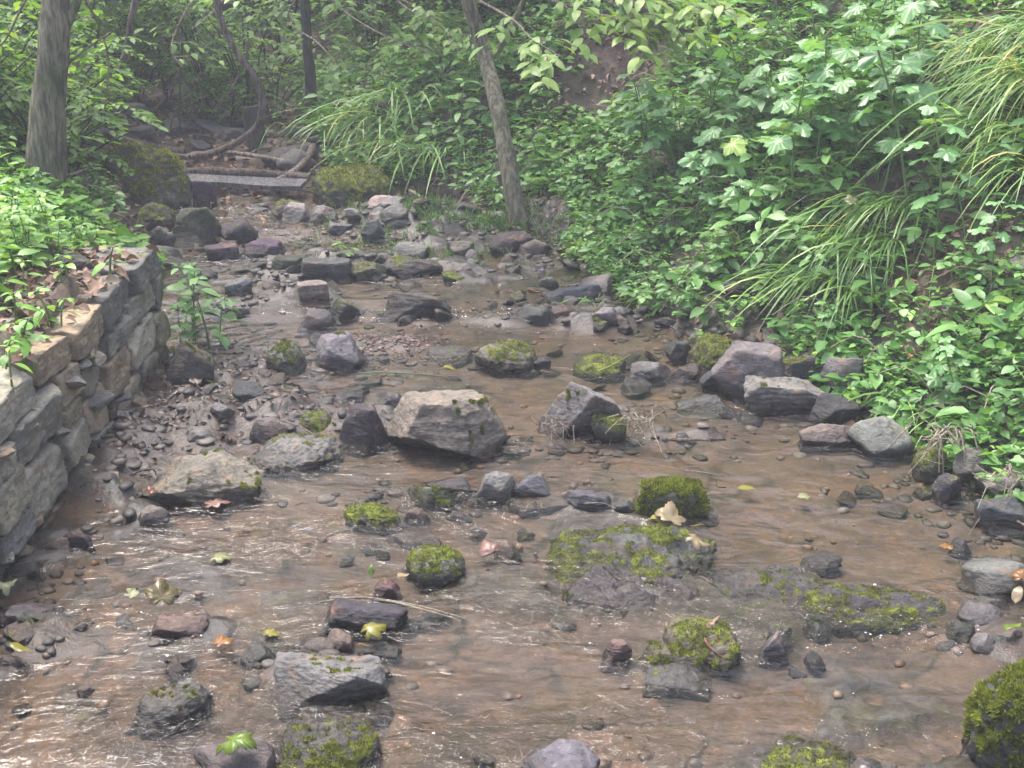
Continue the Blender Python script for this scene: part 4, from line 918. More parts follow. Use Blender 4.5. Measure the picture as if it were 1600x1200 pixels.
# ------------------------------------------------------------------ sedge and grass clumps
def blades(rng, n, length, width, dirv, spread, mbv=None, droop=1.0, base=.06):
    mb = MB(); t = np.linspace(0, 1, 7)
    for q in range(n):
        a = rng.normal(size=2)*spread; d = np.array([dirv[0]+a[0], dirv[1]+a[1]]); l = length*rng.uniform(.55, 1.1)
        up = rng.uniform(.55, 1.0); b = np.append(rng.normal(size=2)*base, -.02)
        hx = t*l*.75; hz = l*(up*t*.9 - droop*(.55+.3*rng.random())*t**2*1.15)
        P_ = b+np.column_stack([hx*d[0], hx*d[1], hz]); sd = np.cross(np.array([d[0], d[1], 0]), [0, 0, 1.]); sd = sd/(np.linalg.norm(sd)+1e-9)
        w = width*(.6+.4*np.sin(np.pi*t))*(1-t**4)*rng.uniform(.7, 1.2)
        tw = sd[None]*w[:, None]/2+np.array([0, 0, 1.])*(w*.25*rng.normal())[:, None]
        V = np.vstack([P_-tw, P_+tw]); i = np.arange(6)
        mb.add(V, np.stack([i, i+1, i+8, i+7], 1), rng.random()**1.3)
    return mb.mesh('blades')
def clump(loc, n, length, width, dirv, spread, label, seed, droop=1., base=.06, group=None):
    e = empty('sedge_clump', loc); tag(e, label, 'sedge', group)
    o = obj('blades', blades(np.random.default_rng(seed), n, length, width, dirv, spread, None, droop, base), M['sedge'], e); o['kind'] = 'stuff'
    return e
p = S(1330, 330)
for q, (u, v, n_, l) in enumerate(((1365, 380, 150, .42), (1310, 440, 120, .36), (1400, 320, 110, .42))):
    clump(S(u, v)+Vector((0, 0, .02)), n_, l, .008, (-.85, -.5), .5, 'sedge with long yellow-streaked blades drooping over the shore behind lobed leaves', 60+q, 1.25, .09, 'drooping sedges above the shore')
for q, (u, v, n_, l) in enumerate(((1590, 215, 130, .55), (1640, 140, 150, .65), (1570, 90, 90, .5), (1640, 270, 70, .5), (1680, 60, 90, .6))):
    clump(S(u, v)+Vector((0, 0, .02)), n_, l, .009, (-.8, -.45), .5, 'big arching sedge high on the right bank', 70+q, 1.05, .10, 'arching sedges high on the bank')
for q, (u, v, n_, l) in enumerate(((600, 190, 110, .75), (560, 200, 90, .65), (650, 230, 80, .55), (690, 240, 60, .5), (640, 160, 80, .7))):
    clump(S(u, v)+Vector((0, 0, .02)), int(n_*.7), l*.8, .011, (-.35, -.6), .75, 'sedge with drooping blades on the far bank behind the big mossy boulder', 80+q, 1.1, .12, 'sedges on the far bank')
for q, (u, v, n_, l) in enumerate(((1420, 615, 40, .2), (1010, 480, 30, .2), (930, 465, 30, .2), (1470, 650, 30, .2), (1090, 520, 25, .18))):
    clump(S(u, v), n_, l, .005, (-.5, -.6), .5, 'small tuft of straw and grass hanging at the right shore', 90+q, 1.2, .04, 'grass tufts at the right shore')
# mossy grass by the leaning tree
def turf(n, fn, length, seed):
    rng = np.random.default_rng(seed); xy = fn(rng, n); n = len(xy); z = H(xy[:, 0], xy[:, 1])
    b = np.column_stack([xy, z-.004]); d = rng.normal(size=(n, 3))*.45+np.array([-.1, -.2, 1]); l = length*rng.uniform(.4, 1.2, n)[:, None]
    s = np.cross(d, rng.normal(size=(n, 3))); s /= np.linalg.norm(s, axis=1)[:, None]
    V = np.stack([b-s*.003, b+s*.003, b+d*l*.6+s*.002, b+d*l+np.array([0, -.3, -.1])*l], 1).reshape(-1, 3)
    return mesh_np('grass', V, np.arange(n*4).reshape(-1, 4), True, var=np.repeat(rng.random(n)**1.2*.9, 4))
pg2 = S(710, 350)
o = obj('grass', turf(6000, lambda r, n: (lambda x, y: np.stack([x, y], 1)[n2(x, y, 5., 2, 6.) > -.05])(pg2.x+.12+.42*r.normal(size=n), pg2.y+.05+.30*r.normal(size=n)), .05, 5), M['bank']); tag(o, 'soft bright green mossy grass by the foot of the leaning tree', 'grass', kind='stuff')

# ------------------------------------------------------------------ ground cover and leaf litter
def cover(name, n, fn, size, material, label, cat, seed, h0=.03, h1=.16, per=4, shape=LOW, keep=None):
    rng = np.random.default_rng(seed); xy = fn(rng, n); n = len(xy); z = H(xy[:, 0], xy[:, 1])
    hgt = rng.uniform(h0, h1, n)*(.6+.6*np.clip(n2(xy[:, 0], xy[:, 1], 2., 2, 3.)+.5, 0, 1)); mb = MB()
    for k in range(per):
        a = rng.uniform(0, 6.28, n); d = np.stack([np.cos(a), np.sin(a), rng.normal(size=n)*.3], 1)
        pos = np.column_stack([xy, z+hgt*(.35+.65*(k+1)/per)])+d*np.array([.02, .02, 0])*rng.uniform(.3, 2., n)[:, None]
        cloud(mb, shape, pos, d, size*(.4+1.4*rng.random(n)**1.6)*(.75+.5*ss(n2(xy[:, 0], xy[:, 1], 3., 2, 13.)+.5)), rng)
    o = obj(name, mb.mesh(name), material); return tag(o, label, cat, kind='stuff')
TREE_GAP = SF(814, 350)
def near_tree(x, y): return ((x-TREE_GAP.x+.06)/.34)**2+((y-TREE_GAP.y+.22)/.5)**2 < 1
def right_xy(rng, n, y0=2.9, y1=9.5, d0=.02, d1=3.2, thr=-.42):
    y = rng.uniform(y0, y1, n*2); x = xr(y)+d0+(d1-d0)*rng.random(n*2)**1.2; k = n2(x, y, 1.5, 3, 21.)+.15*rng.normal(size=len(x)) > thr
    k &= ~near_tree(x, y); c_ = S(1545, 385); k &= ((x-c_.x)/.5)**2+((y-c_.y)/.45)**2 > rng.random(len(x))*1.6
    return np.stack([x, y], 1)[k][:n]
cover('ground_cover', 9500, right_xy, .050, M['bank'], 'small-leaved green ground cover on the right bank', 'ground cover', 41, per=5)
cover('ground_cover', 9000, lambda r, n: right_xy(r, n, 2.9, 9.5, .02, 3.2, -.1), .034, M['herb'], 'fine bright creeping herb on the right bank', 'ground cover', 44, .02, .10, 4)
def left_xy(rng, n):
    y = rng.uniform(5.1, 9., n*2); x = xl(y)-.25-2.2*rng.random(n*2); k = n2(x, y, 1.3, 3, 55.) > -.2; return np.stack([x, y], 1)[k][:n]
cover('ground_cover', 9000, left_xy, .04, M['bank'], 'small-leaved green ground cover on the far left bank', 'ground cover', 42)
def far_xy(rng, n):
    y = rng.uniform(8.6, 15, n*3); x = rng.uniform(-8, 8, n*3); dc = np.minimum(x-xr(y), xl(y)-x); ins = np.maximum(x-xr(y), xl(y)-x)
    k = (ins > .2) & (n2(x, y, .9, 3, 71.) > -.35); return np.stack([x, y], 1)[k][:n]
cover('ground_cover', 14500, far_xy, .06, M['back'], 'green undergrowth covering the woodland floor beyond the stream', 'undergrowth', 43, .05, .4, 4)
def litter(name, n, fn, s0, s1, label, seed, mk='litter'):
    rng = np.random.default_rng(seed); xy = fn(rng, n); n = len(xy); z = H(xy[:, 0], xy[:, 1]); mb = MB(); a = rng.uniform(0, 6.28, n)
    cloud(mb, ovate(.6, .25, .3, 2), np.column_stack([xy, z+.004+.012*rng.random(n)]), np.stack([np.cos(a), np.sin(a), rng.normal(size=n)*.35], 1), rng.uniform(s0, s1, n), rng, .5)
    o = obj(name, mb.mesh(name), M[mk]); tag(o, label, 'leaf litter', kind='stuff')
litter('leaf_litter', 8000, lambda r, n: right_xy(r, n, 2.8, 10, .0, 3.4, -9), .025, .06, 'brown dead leaves littering the right bank', 51)
litter('leaf_litter', 2600, lambda r, n: (lambda y: np.stack([xl(y)-.02-2.2*r.random(n), y], 1))(r.uniform(4.9, 9.5, n)), .025, .06, 'brown dead leaves littering the far left bank', 52)
litter('leaf_litter', 3000, lambda r, n: np.stack([r.uniform(-6, 6, n), r.uniform(8.5, 14, n)], 1), .04, .09, 'brown dead leaves on the woodland floor', 53)
litter('leaf_litter', 1500, lambda r, n: np.stack([-1.60-.5*r.random(n)**1.0, r.uniform(2.2, 4.9, n)], 1), .02, .05, 'small pinkish-brown leaf scraps on the soil behind the wall top', 54)
pbar = S(300, 640)
litter('leaf_litter', 750, lambda r, n: np.stack([pbar.x+.28*r.normal(size=n), pbar.y+.36*r.normal(size=n)], 1), .012, .045, 'dark rotting leaves matted on the muddy bar under the wall', 55, 'wetlitter')
for q_, (u, v, n_, r_) in enumerate(((1545, 385, 700, .42), (925, 130, 900, .6), (1480, 300, 300, .3))):
    pc_ = S(u, v); litter('leaf_litter', n_, lambda r, n: np.stack([pc_.x+r_*r.normal(size=n)*.7, pc_.y+r_*r.normal(size=n)*.7], 1), .03, .07, ('pinkish-brown dead leaves on the bare patch of the right bank', 'brown leaves on the bare slope behind the sapling leaves', 'dry leaves under the arching sedge')[q_], 90+q_)
pgl = S(340, 235)
litter('leaf_litter', 2600, lambda r, n: np.stack([pgl.x+.9*r.normal(size=n), pgl.y+.8*r.normal(size=n)], 1), .03, .08, 'brown leaves and debris heaped in the dry gully behind the board', 56)
litter('leaf_litter', 900, lambda r, n: (lambda y: np.stack([xr(y)-.06+.3*r.random(n), y], 1))(r.uniform(3.2, 7.4, n)), .02, .05, 'rotting brown leaves along the right waterline', 57, 'wetlitter')
cover('ground_cover', 2600, lambda r, n: (lambda y: np.stack([-1.80-1.2*r.random(n), y], 1))(r.uniform(3.0, 6.2, n)), .055, M['herb'], 'soft bright low growth between the herbs behind the wall', 'ground cover', 45, .03, .2, 5)
for q_, (u, v) in enumerate(((300, 205), (430, 235), (250, 225), (360, 215), (330, 190))):
    zone(14, u, v, .9, .5, .10, .25, ('dark', 'black', 'grey'), 'rough dark rock in the jumble at the head of the gully', 'rocks at the head of the gully', 30+q_)

# dead stalks and straw lying through the bank plants
rng = np.random.default_rng(808); mb = MB(); xy = right_xy(rng, 420); zz = H(xy[:, 0], xy[:, 1])
for q in range(len(xy)):
    a = rng.normal()*.9+3.6; l = rng.uniform(.08, .34); b = np.array([xy[q, 0], xy[q, 1], zz[q]+rng.uniform(0, .06)]); d = np.array([math.cos(a), math.sin(a)*.7, rng.uniform(-.5, .5)])
    mb.tube(spline([b, b+d*l*.5+np.array([0, 0, .06*l*4]), b+d*l+np.array([0, 0, -.12*l])], 6), rng.uniform(.0012, .0028), 4, cap=False)
o = obj('dead_stalks', mb.mesh('dead_stalks'), M['root']); tag(o, 'thin pale dead stalks and straw tangled through the right bank plants', 'straw', kind='stuff')

# dead leaves on the wall top, one by one
V, Fq = ovate(.6, .22, .3, 3); DL = []
for q in range(4):
    V, Fq = ovate(.5+.1*q, .15+.1*(q % 2), .2+.12*q, 3); me = mesh_np('fallen_leaf', V, Fq); me.materials.append(M['litter']); DL.append(me)
for q in range(260):
    y = rg.uniform(2.9, 4.85); x = rg.uniform(-1.80, -1.47)
    o = obj('fallen_leaf', DL[q % 4], None); a = rg.uniform(0, 6.28)
    o.matrix_basis = place((x, y, max(surface_z(x, y), WALL_TOP+.008 if x > -1.72 else 0)+.006+rg.random()*.012), (math.cos(a), math.sin(a), rg.gauss(0, .2)), rg.uniform(.03, .07), roll=rg.gauss(0, .5))
    tag(o, 'dry brown leaf lying on top of the stone wall', 'leaf', 'dry leaves on the wall top')

# ------------------------------------------------------------------ fallen leaves in the stream
def fleaf(u, v, wpx, material, label, kind='lobed', d=None, tilt=0., roll=0., z=.004, curl=.10):
    rng = np.random.default_rng(int(u*3+v)); p = S(u, v); s = .88*wpx*pxm(p)
    if kind == 'lobed': V, f3, f4 = lobed(rng, 5, True, curl*1.5, .66); V = V*.6
    elif kind == 'three': V, f3, f4 = lobed(rng, 3, True, curl, .7); V = V*.7
    else: V, f4 = ovate(.5, .15, curl, 5); f3 = None; V = V*1.
    V[:, 2] += (.12*np.sin(V[:, 0]*5+u)+.10*np.sin(V[:, 1]*6+v))*(1 if tilt or z > .012 else .35)+.25*V[:, 0]*V[:, 1]*rng.normal()+.3*np.abs(V[:, 0])*rng.random()
    V3 = np.column_stack([V]); me = mesh_np('fallen_leaf', V3, [f for f in (f3, f4) if f is not None]); 
    a = rng.uniform(0, 6.28) if d is None else math.radians(d)
    o = obj('fallen_leaf', me, M[material]); o.matrix_basis = place((p.x, p.y, p.z+z), (math.cos(a), math.sin(a), tilt), s, roll=roll)
    so = o.modifiers.new('t', 'SOLIDIFY'); so.thickness = .012
    tag(o, label, 'leaf'); return o
FL = [(255, 958, 68, 'f_spot', 'large green and dark brown spotted leaf propped on the reddish flat rock', dict(d=100, tilt=.9, z=.045)),
 (168, 752, 40, 'f_pale', 'pale green leaf by the wall foot beside a darker green leaf', dict(d=150)),
 (182, 770, 32, 'f_green', 'fresh green leaf leaning against the pale one by the wall foot', dict(d=60, tilt=.5, z=.02)),
 (332, 791, 52, 'f_pink', 'pink leaf floating below the low tan ledge', dict(d=20, z=.01)),
 (580, 902, 24, 'f_green', 'small bright green leaf standing in the current', dict(kind='o', d=90, tilt=1., z=.0)),
 (768, 880, 44, 'f_pink', 'pinkish triangular leaf beside the moss-topped dome', dict(kind='three', d=120, tilt=.45, z=.025)),
 (1046, 852, 58, 'f_tan', 'large tan leaf resting on the moss rim of the outcrop', dict(d=80, tilt=.45, z=.085)),
 (1075, 858, 32, 'f_yellow', 'yellow-green leaf under the large tan leaf on the outcrop', dict(kind='o', d=-10, z=.075)),
 (1010, 848, 40, 'f_yellow', 'narrow yellow-green leaf beside the large tan leaf on the outcrop', dict(kind='o', d=-15, z=.08)),
 (1082, 882, 52, 'f_tan', 'dull olive-tan leaf lying flat on the bare grey hump', dict(d=-20, z=.07)),
 (1476, 859, 30, 'f_orange', 'orange leaf floating on calm water', dict(d=10, z=.008)),
 (1258, 779, 28, 'f_pale', 'pale green leaf floating in the calm right pool', dict(d=200, z=.006)),
 (1152, 769, 34, 'f_yellow', 'yellow leaf floating right of the moss-capped stone', dict(kind='o', d=5, z=.008)),
 (580, 1013, 52, 'f_yellow', 'curled yellow-green leaf on the dark stone behind the wedge slab', dict(d=30, tilt=.3, z=.04)),
 (366, 1194, 84, 'f_green', 'large pale green leaf hanging over the rock at the bottom', dict(d=-20, z=.05)),
 (1592, 930, 40, 'f_orange', 'bright orange leaf on the lilac-grey boulder at the right', dict(d=60, tilt=.4, z=.05)),
 (1565, 1012, 46, 'f_green', 'green leaf draped at the chute stone', dict(kind='o', d=30, tilt=.2, z=.04)),
 (1582, 965, 40, 'f_tan', 'tan curled leaf on the pale chute stone', dict(kind='o', d=60, tilt=.6, z=.045)),
 (1100, 1003, 44, 'f_pink', 'dry pinkish leaf curled on the low mossy hump', dict(kind='three', d=10, tilt=.2, z=.055)),
 (1098, 1020, 52, 'f_red', 'dark red curled leaf draped over the thin mossy slab', dict(kind='o', d=-50, tilt=.1, z=.05, curl=.6)),
 (345, 1012, 46, 'f_orange', 'orange-brown leaf plastered under rushing water', dict(d=40, z=.012)),
 (340, 874, 50, 'f_pale', 'pale yellow leaf floating in the riffle', dict(d=0, z=.006)),
 (8, 940, 44, 'f_pale', 'pale green leaf on the wet layered stone', dict(d=20, z=.05)),
 (20, 1032, 46, 'f_yellow', 'green-yellow leaf draped on the little brown stone', dict(kind='o', d=-20, z=.04)),
 (822, 460, 30, 'f_orange', 'small orange leaf at the shaded pool edge', dict(kind='o', d=0, z=.02)),
 (690, 578, 26, 'f_yellow', 'small yellow leaf in the middle pool', dict(kind='o', d=0, z=.008)),
 (420, 995, 34, 'f_yellow', 'dull yellow-green leaf floating left of the log-shaped slab', dict(d=0, z=.006)),
 (560, 1056, 28, 'f_orange', 'small orange leaf on the wedge-shaped slab', dict(kind='o', d=10, z=.085)),
 (320, 604, 26, 'f_green', 'fresh green leaf on the muddy bar', dict(kind='o', d=0, z=.02)),
 (412, 656, 20, 'f_green', 'tiny round green leaf among the debris on the bar', dict(kind='o', d=30, z=.05)),
 (1268, 625, 16, 'f_pale', 'small pale leaf stuck on the broad pale slab', dict(d=30, z=.04)),
 (240, 792, 30, 'f_red', 'reddish leaf caught on the brown broken stone', dict(kind='o', d=120, tilt=.4, z=.03)),
 (1420, 585, 26, 'f_orange', 'orange leaf hanging above the right shore', dict(kind='o', d=70, tilt=1, z=.06)),
 (1322, 420, 34, 'f_pale', 'pale dead leaf caught on the drooping sedge', dict(d=100, tilt=.4, z=.28)),
 (1065, 470, 22, 'f_pale', 'pale cream leaf lying on the right bank herbs', dict(d=100, tilt=.6, z=.06)),
 (915, 790, 18, 'f_green', 'tiny green leaf caught in twigs by the low dark stone', dict(kind='o', d=0, z=.03)),
 (205, 940, 30, 'f_pale', 'pale leaf folded over a wet stone near the spotted leaf', dict(d=0, z=.03)),
 (620, 918, 24, 'f_tan', 'cream leaf against the dark red stone', dict(kind='o', d=20, tilt=.3, z=.03))]
for u, v, w_, mk, lab, kw in FL: fleaf(u, v, w_, mk, lab, **kw)

# ------------------------------------------------------------------ sticks, straws, roots
def stick(name, pix, rad, material, label, cat, zs=None, seg=7, n=18, side=None):
    pts = []
    for k, q in enumerate(pix):
        p = S(q[0], q[1]+(q[2] if len(q) > 2 else 0)); k_ = pxm(p)
        pts.append((p.x, p.y, p.z+(q[2] if len(q) > 2 else 0)*k_/math.cos(PITCH)*1.0+.006))
    P_ = spline(pts, n); P_ = P_+np.column_stack([fbm(P_*9+3, 2), fbm(P_*9+40, 2), fbm(P_*9+80, 2)])*rad*.5
    mb = MB(); mb.tube(P_, np.linspace(rad, rad*.55, n), seg, 0., .25)
    for s in side or []:
        q = P_[s[0]]; mb.tube(spline([q, q+np.array(s[1])*.5+np.array([0, 0, .01]), q+np.array(s[1])], 5), np.linspace(rad*.5, rad*.2, 5), 5)
    o = obj(name, mb.mesh(name), material); return tag(o, label, cat)
stick('stick', [(1042, 690, 4), (1075, 690, 25), (1106, 690, 40)], .008, M['vine'], 'dark dead stick rising from the shallows beside the tilted boulder', 'stick')
stick('stick', [(1106, 690, 40), (1115, 690, 20), (1134, 690, 8)], .008, M['vine'], 'bent lower arm of driftwood touching the dark dead stick', 'stick')
stick('twig', [(1132, 765, 2), (1120, 765, 30), (1117, 765, 62)], .003, M['dstem'], 'thin dark twig standing upright from the pool near the yellow leaf', 'twig', side=[(12, (-.01, 0, .03))])
stick('twig', [(1030, 732, 2), (1075, 738, 3), (1112, 744, 3)], .0025, M['twig'], 'thin reddish twig lying on the water left of the upright twig', 'twig')
stick('straw', [(500, 945, 4), (570, 938, 8), (650, 948, 7), (728, 973, 2)], .0025, M['root'], 'long pale straw trailing behind the log-shaped slab', 'straw')
stick('straw', [(515, 938, 3), (600, 940, 7), (690, 965, 4), (720, 975, 2)], .003, M['root'], 'yellowish straw beside the pale straw', 'straw')
stick('straw', [(562, 586, 2), (605, 585, 8), (650, 587, 7), (700, 590, 2)], .0025, M['sedge'], 'yellow blade of straw bowed over the calm middle pool', 'straw')
stick('straw', [(934, 583, 5), (955, 573, 10), (985, 556, 8)], .0025, M['sedge'], 'pale straw blade laid across the low mossy rock', 'straw')
stick('twig', [(912, 790, 25), (940, 790, 12), (962, 798, 3)], .0025, M['root'], 'pale twig stuck across the low dark stone', 'twig')
stick('twig', [(1140, 640, 30), (1160, 645, 12), (1180, 652, 2)], .003, M['twig'], 'bare twig hanging from the fissured grey rock', 'twig')
stick('stick', [(1562, 800, 6), (1580, 812, 4), (1610, 830, 2)], .006, M['twig'], 'bare grey stick lying at the right water edge', 'stick')
stick('stick', [(133, 955, 2), (137, 955, 14), (140, 955, 24)], .006, M['vine'], 'short dark stub of wood standing in the shallows', 'stick')
stick('stick', [(205, 745, 2), (240, 735, 22), (245, 745, 2)], .004, M['vine'], 'thin dark arched twig on the mud under the wall', 'twig')
stick('stick', [(690, 766, 14), (715, 768, 14), (745, 772, 4)], .009, M['bark_dark'], 'rotten dark stick lying on the flat dark stone', 'stick')
stick('twig', [(440, 660, 20), (470, 670, 10), (500, 688, 6)], .003, M['twig'], 'thin twig among the debris on the leaf-strewn bar', 'twig')
stick('twig', [(400, 650, 10), (440, 640, 14), (480, 660, 6)], .004, M['vine'], 'dark twig crossing the debris on the leaf-strewn bar', 'twig')
stick('twig', [(1095, 905, 14), (1110, 915, 14), (1120, 922, 8)], .004, M['vine'], 'small dark twig on the wet rock shelf', 'twig')
stick('straw', [(1520, 480, 4), (1560, 430, 10), (1600, 385, 10)], .006, M['twig'], 'grey branch lying up the leafy right bank', 'branch')
stick('straw', [(1346, 600, 4), (1356, 560, 20), (1380, 540, 10)], .003, M['root'], 'pale bent straw arching at the right shore', 'straw')
stick('straw', [(1440, 430, 30), (1470, 420, 42), (1500, 420, 30)], .003, M['root'], 'pale arched straw over the leafy right bank', 'straw')
stick('branch', [(640, 300, 14), (700, 330, 12), (580, 350, 4)][:2]+[(730, 300, 10)], .01, M['twig'], 'pale dead branch lying by the big mossy boulder', 'branch')
# root tangle and drift straw bundles
def tangle(u, v, n, size, label, material, seed, vert=1., name='roots', cat='roots'):
    rng = np.random.default_rng(seed); p = S(u, v); e = empty(name, p); tag(e, label, cat)
    for q in range(n):
        a = rng.uniform(3.3, 6.1); l = size*rng.uniform(.5, 1.); d = np.array([math.cos(a)*.8, math.sin(a)*.5, -rng.uniform(.2, .9)*vert])
        top = np.array([rng.normal()*.04, rng.normal()*.03, size*.9]); pts = spline([top, top+d*l*.4+np.array([0, 0, .05*size]), top+d*l+rng.normal(size=3)*.02], 8)
        mb = MB(); mb.tube(pts, np.linspace(.0035, .0012, 8), 5)
        if rng.random() < .6: mb.tube(spline([pts[4], pts[4]+rng.normal(size=3)*.02, pts[4]+rng.normal(size=3)*.05+d*l*.2], 5), np.linspace(.0022, .001, 5), 4)
        obj('root', mb.mesh('root'), material, e)
tangle(1472, 735, 26, .16, 'pale tangle of washed-out roots over the mossy stone at the right shore', M['root'], 3)
tangle(988, 690, 22, .10, 'fan of pale straw caught between the tilted boulder and the stick', M['root'], 4, 1., 'straw_bundle', 'straw')
tangle(862, 688, 16, .08, 'wad of reddish straw caught at the left foot of the tilted boulder', M['twig'], 5, 1., 'straw_bundle', 'straw')
tangle(1578, 790, 10, .14, 'thin pale roots hanging over the dark sloping slab', M['root'], 6)

# foam flecks
rng = np.random.default_rng(77); D, Fc = ico(1); Vs = []; Fs = []; c0 = 0
for u, v, n_, sp in ((715, 492, 60, .09), (795, 492, 60, .08), (730, 500, 30, .12), (1360, 965, 26, .15), (1400, 1005, 30, .15), (1270, 1030, 14, .3), (330, 1000, 14, .2), (650, 1185, 12, .1), (355, 330, 60, .22), (1540, 985, 20, .08), (860, 545, 6, .3), (950, 960, 10, .2), (990, 1180, 3, .01), (230, 1000, 10, .2)):
    p = S(u, v)
    for q in range(n_//2):
        x, y = p.x+sp*rng.normal(), p.y+sp*.5*rng.normal(); r = .0015*math.exp(rng.normal()*.45)
        Vs.append(D*np.array([r*1.4, r, r*.6])+np.array([x, y, float(zw(y))+.003])); Fs.append(Fc+c0); c0 += len(D)
o = obj('foam', mesh_np('foam', np.concatenate(Vs), np.concatenate(Fs)), M['foam']); tag(o, 'white foam flecks and bubbles on the broken water', 'foam', kind='stuff')

# ------------------------------------------------------------------ trees, vines and background
def trunk_mesh(name, pts, r0, r1, seg=14, n=40, rough=.10, flare=.6):
    P_ = spline(pts, n); t = np.linspace(0, 1, n); rad = r0+(r1-r0)*t+r0*flare*np.exp(-t*n*.22)
    mb = MB(); mb.tube(P_, rad, seg, 0., rough); return mb.mesh(name), P_
def crown_mesh(rng, c, r, n, size):
    mb = MB(); k = max(8, n//60); cc = rng.normal(size=(k, 3)); cc = c+cc/np.linalg.norm(cc, axis=1)[:, None]*rng.uniform(.3, 1, (k, 1))*np.array(r)
    w = rng.integers(k, size=n); pos = cc[w]+rng.normal(size=(n, 3))*np.array(r)*.16; d = rng.normal(size=(n, 3))*np.array([1, 1, .35])
    cloud(mb, LOW, pos, d, size*rng.uniform(.6, 1.3, n), rng); return mb.mesh('crown')
def tree(name, pts, r0, r1, material, label, seed, crown=None, branches=(), flare=.6, group=None, rough=.10):
    base = Vector(pts[0]); e = empty(name, base); tag(e, label, 'tree', group)
    loc = [tuple(Vector(p)-base) for p in pts]
    me, P_ = trunk_mesh('trunk', loc, r0, r1, rough=rough, flare=flare); obj('trunk', me, material, e)
    for b in branches:
        q = [tuple(Vector(p)-base) for p in b[0]]; bm_, _ = trunk_mesh('branch', q, b[1], b[1]*.35, 8, 18, .15, .2); obj('branch', bm_, material, e)
    if crown:
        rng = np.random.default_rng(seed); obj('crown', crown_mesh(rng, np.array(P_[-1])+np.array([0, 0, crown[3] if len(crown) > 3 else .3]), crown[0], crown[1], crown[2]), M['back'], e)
        for q in range(4):
            a = q*1.6+seed; s_ = P_[int(len(P_)*.8)]; lm, _ = trunk_mesh('limb', [s_, s_+np.array([math.cos(a)*.6, math.sin(a)*.6, .7]), s_+np.array([math.cos(a)*1.3, math.sin(a)*1.3, 1.1])], r1*.6, .015, 7, 12, .1, .1); obj('limb', lm, material, e)
    return e
def col(y, *uv): return [at_y(u, v, y) for u, v in uv]
g0 = S(66, 312)
yb = 5.9
T1 = tree('tree', [(at_y(66, 300, yb)-Vector((0, 0, .12)))]+col(yb, (75, 180), (83, 80), (88, 0), (98, -150))+[at_y(110, -700, yb)], .085, .05, M['bark'], 'grey-brown tree trunk rising from the herbs behind the wall', 1, ((1.5, 1.5, .8), 420, .10, .6),
     [(col(yb, (97, 45), (112, 20), (128, -20), (150, -120)), .03), (col(yb, (85, 120), (130, 80), (190, 40)), .008), (col(yb, (85, 280), (120, 270), (140, 262)), .009)], flare=.35)
T5 = tree('leaning_tree', [SF(814, 346)-Vector((0, 0, .06))]+[at_y(800, 290, SF(814, 346).y+.05), at_y(778, 170, SF(814, 346).y+.2)]+col(7.15, (755, 80), (728, -10), (690, -160))+[at_y(600, -700, 7.2)], .046, .038, M['bark_smooth'], 'slender leaning tree at the right water edge with smooth olive bark', 2, ((1.6, 1.6, .8), 420, .10, .6),
     [(col(7.15, (772, 90), (800, 40), (830, -30)), .02)], flare=.5)
TREES = []
for k, (y, a, b, r, mk, lab) in enumerate((
   (8.9, (484, 205), (476, -10), .045, 'bark_dark', 'slim dark straight trunk beyond the hanging vine loop'),
   (9.2, (742, 110), (716, -10), .10, 'bark_dark', 'dark trunk just behind the slender leaning tree'),
   (11., (930, 120), (905, -10), .16, 'bark_dark', 'stout dark trunk in shade behind the sapling leaves'),
   (11.5, (1010, 120), (1000, -10), .17, 'bark_dark', 'stout shaded trunk beside another dark trunk up the right slope'),
   (10.5, (1120, 80), (1128, -10), .12, 'bark', 'grey trunk with thin stems high on the right slope'),
   (10., (1172, 70), (1178, -10), .03, 'bark', 'thin grey stem next to the grey trunk high on the slope'),
   (12., (240, 60), (243, -10), .14, 'bark_dark', 'shaded trunk far up the valley between the vines'),
   (10.8, (600, 120), (622, -10), .03, 'bark_dark', 'thin dark sapling stem in the leafy thicket'),
   (12.5, (20, 100), (0, -10), .12, 'bark', 'mossy trunk at the left edge deep in the wood'),
   (13, (330, 40), (345, -10), .18, 'bark_dark', 'broad dark trunk at the head of the gully'),
   (9.6, (560, 160), (553, -10), .018, 'bark', 'very thin pole in the thicket right of the slim dark trunk'),
   (10.2, (662, 120), (668, -10), .026, 'bark', 'thin grey pole between the thicket pole and the leaning tree'),
   (10.6, (430, 150), (424, -10), .024, 'bark', 'thin grey pole left of the slim dark trunk'),
   (9.8, (160, 130), (165, -10), .03, 'bark', 'thin grey pole beside the curving vine on the left bank'),
   (11.2, (860, 110), (872, -10), .04, 'bark', 'slim grey trunk on the bare slope behind the sapling leaves'),
   (9.4, (815, 170), (820, -10), .055, 'bark', 'greyish trunk between the leaning tree and the slope'))):
    b0 = at_y(a[0], a[1], y); gz = surface_z(b0.x, b0.y); b1 = at_y(b[0], b[1], y); top = b1+(b1-b0).normalized()*3.
    TREES.append(tree('tree', [Vector((b0.x, b0.y, min(gz, b0.z)-.1)), b0+(b1-b0)*.4+Vector((.02, 0, 0)), b1, top], r, r*.6, M[mk], lab, 10+k, ((1.4, 1.4, .9), 320, .11, .5) if r > .04 else None, flare=.4, rough=.14))
def vine(pix, rad, material, label, n=40, seg=9):
    pts = [at_y(*q) for q in pix]; mb = MB(); base = pts[0]; P_ = spline(pts, n); P_ = P_+np.column_stack([fbm(P_*3+3, 2), fbm(P_*3+40, 2), fbm(P_*3+80, 2)])*.012
    mb.tube(P_, rad*(1+.2*fbm(P_*2, 2)), seg, 0., .25); o = obj('vine', mb.mesh('vine'), material); return tag(o, label, 'vine')
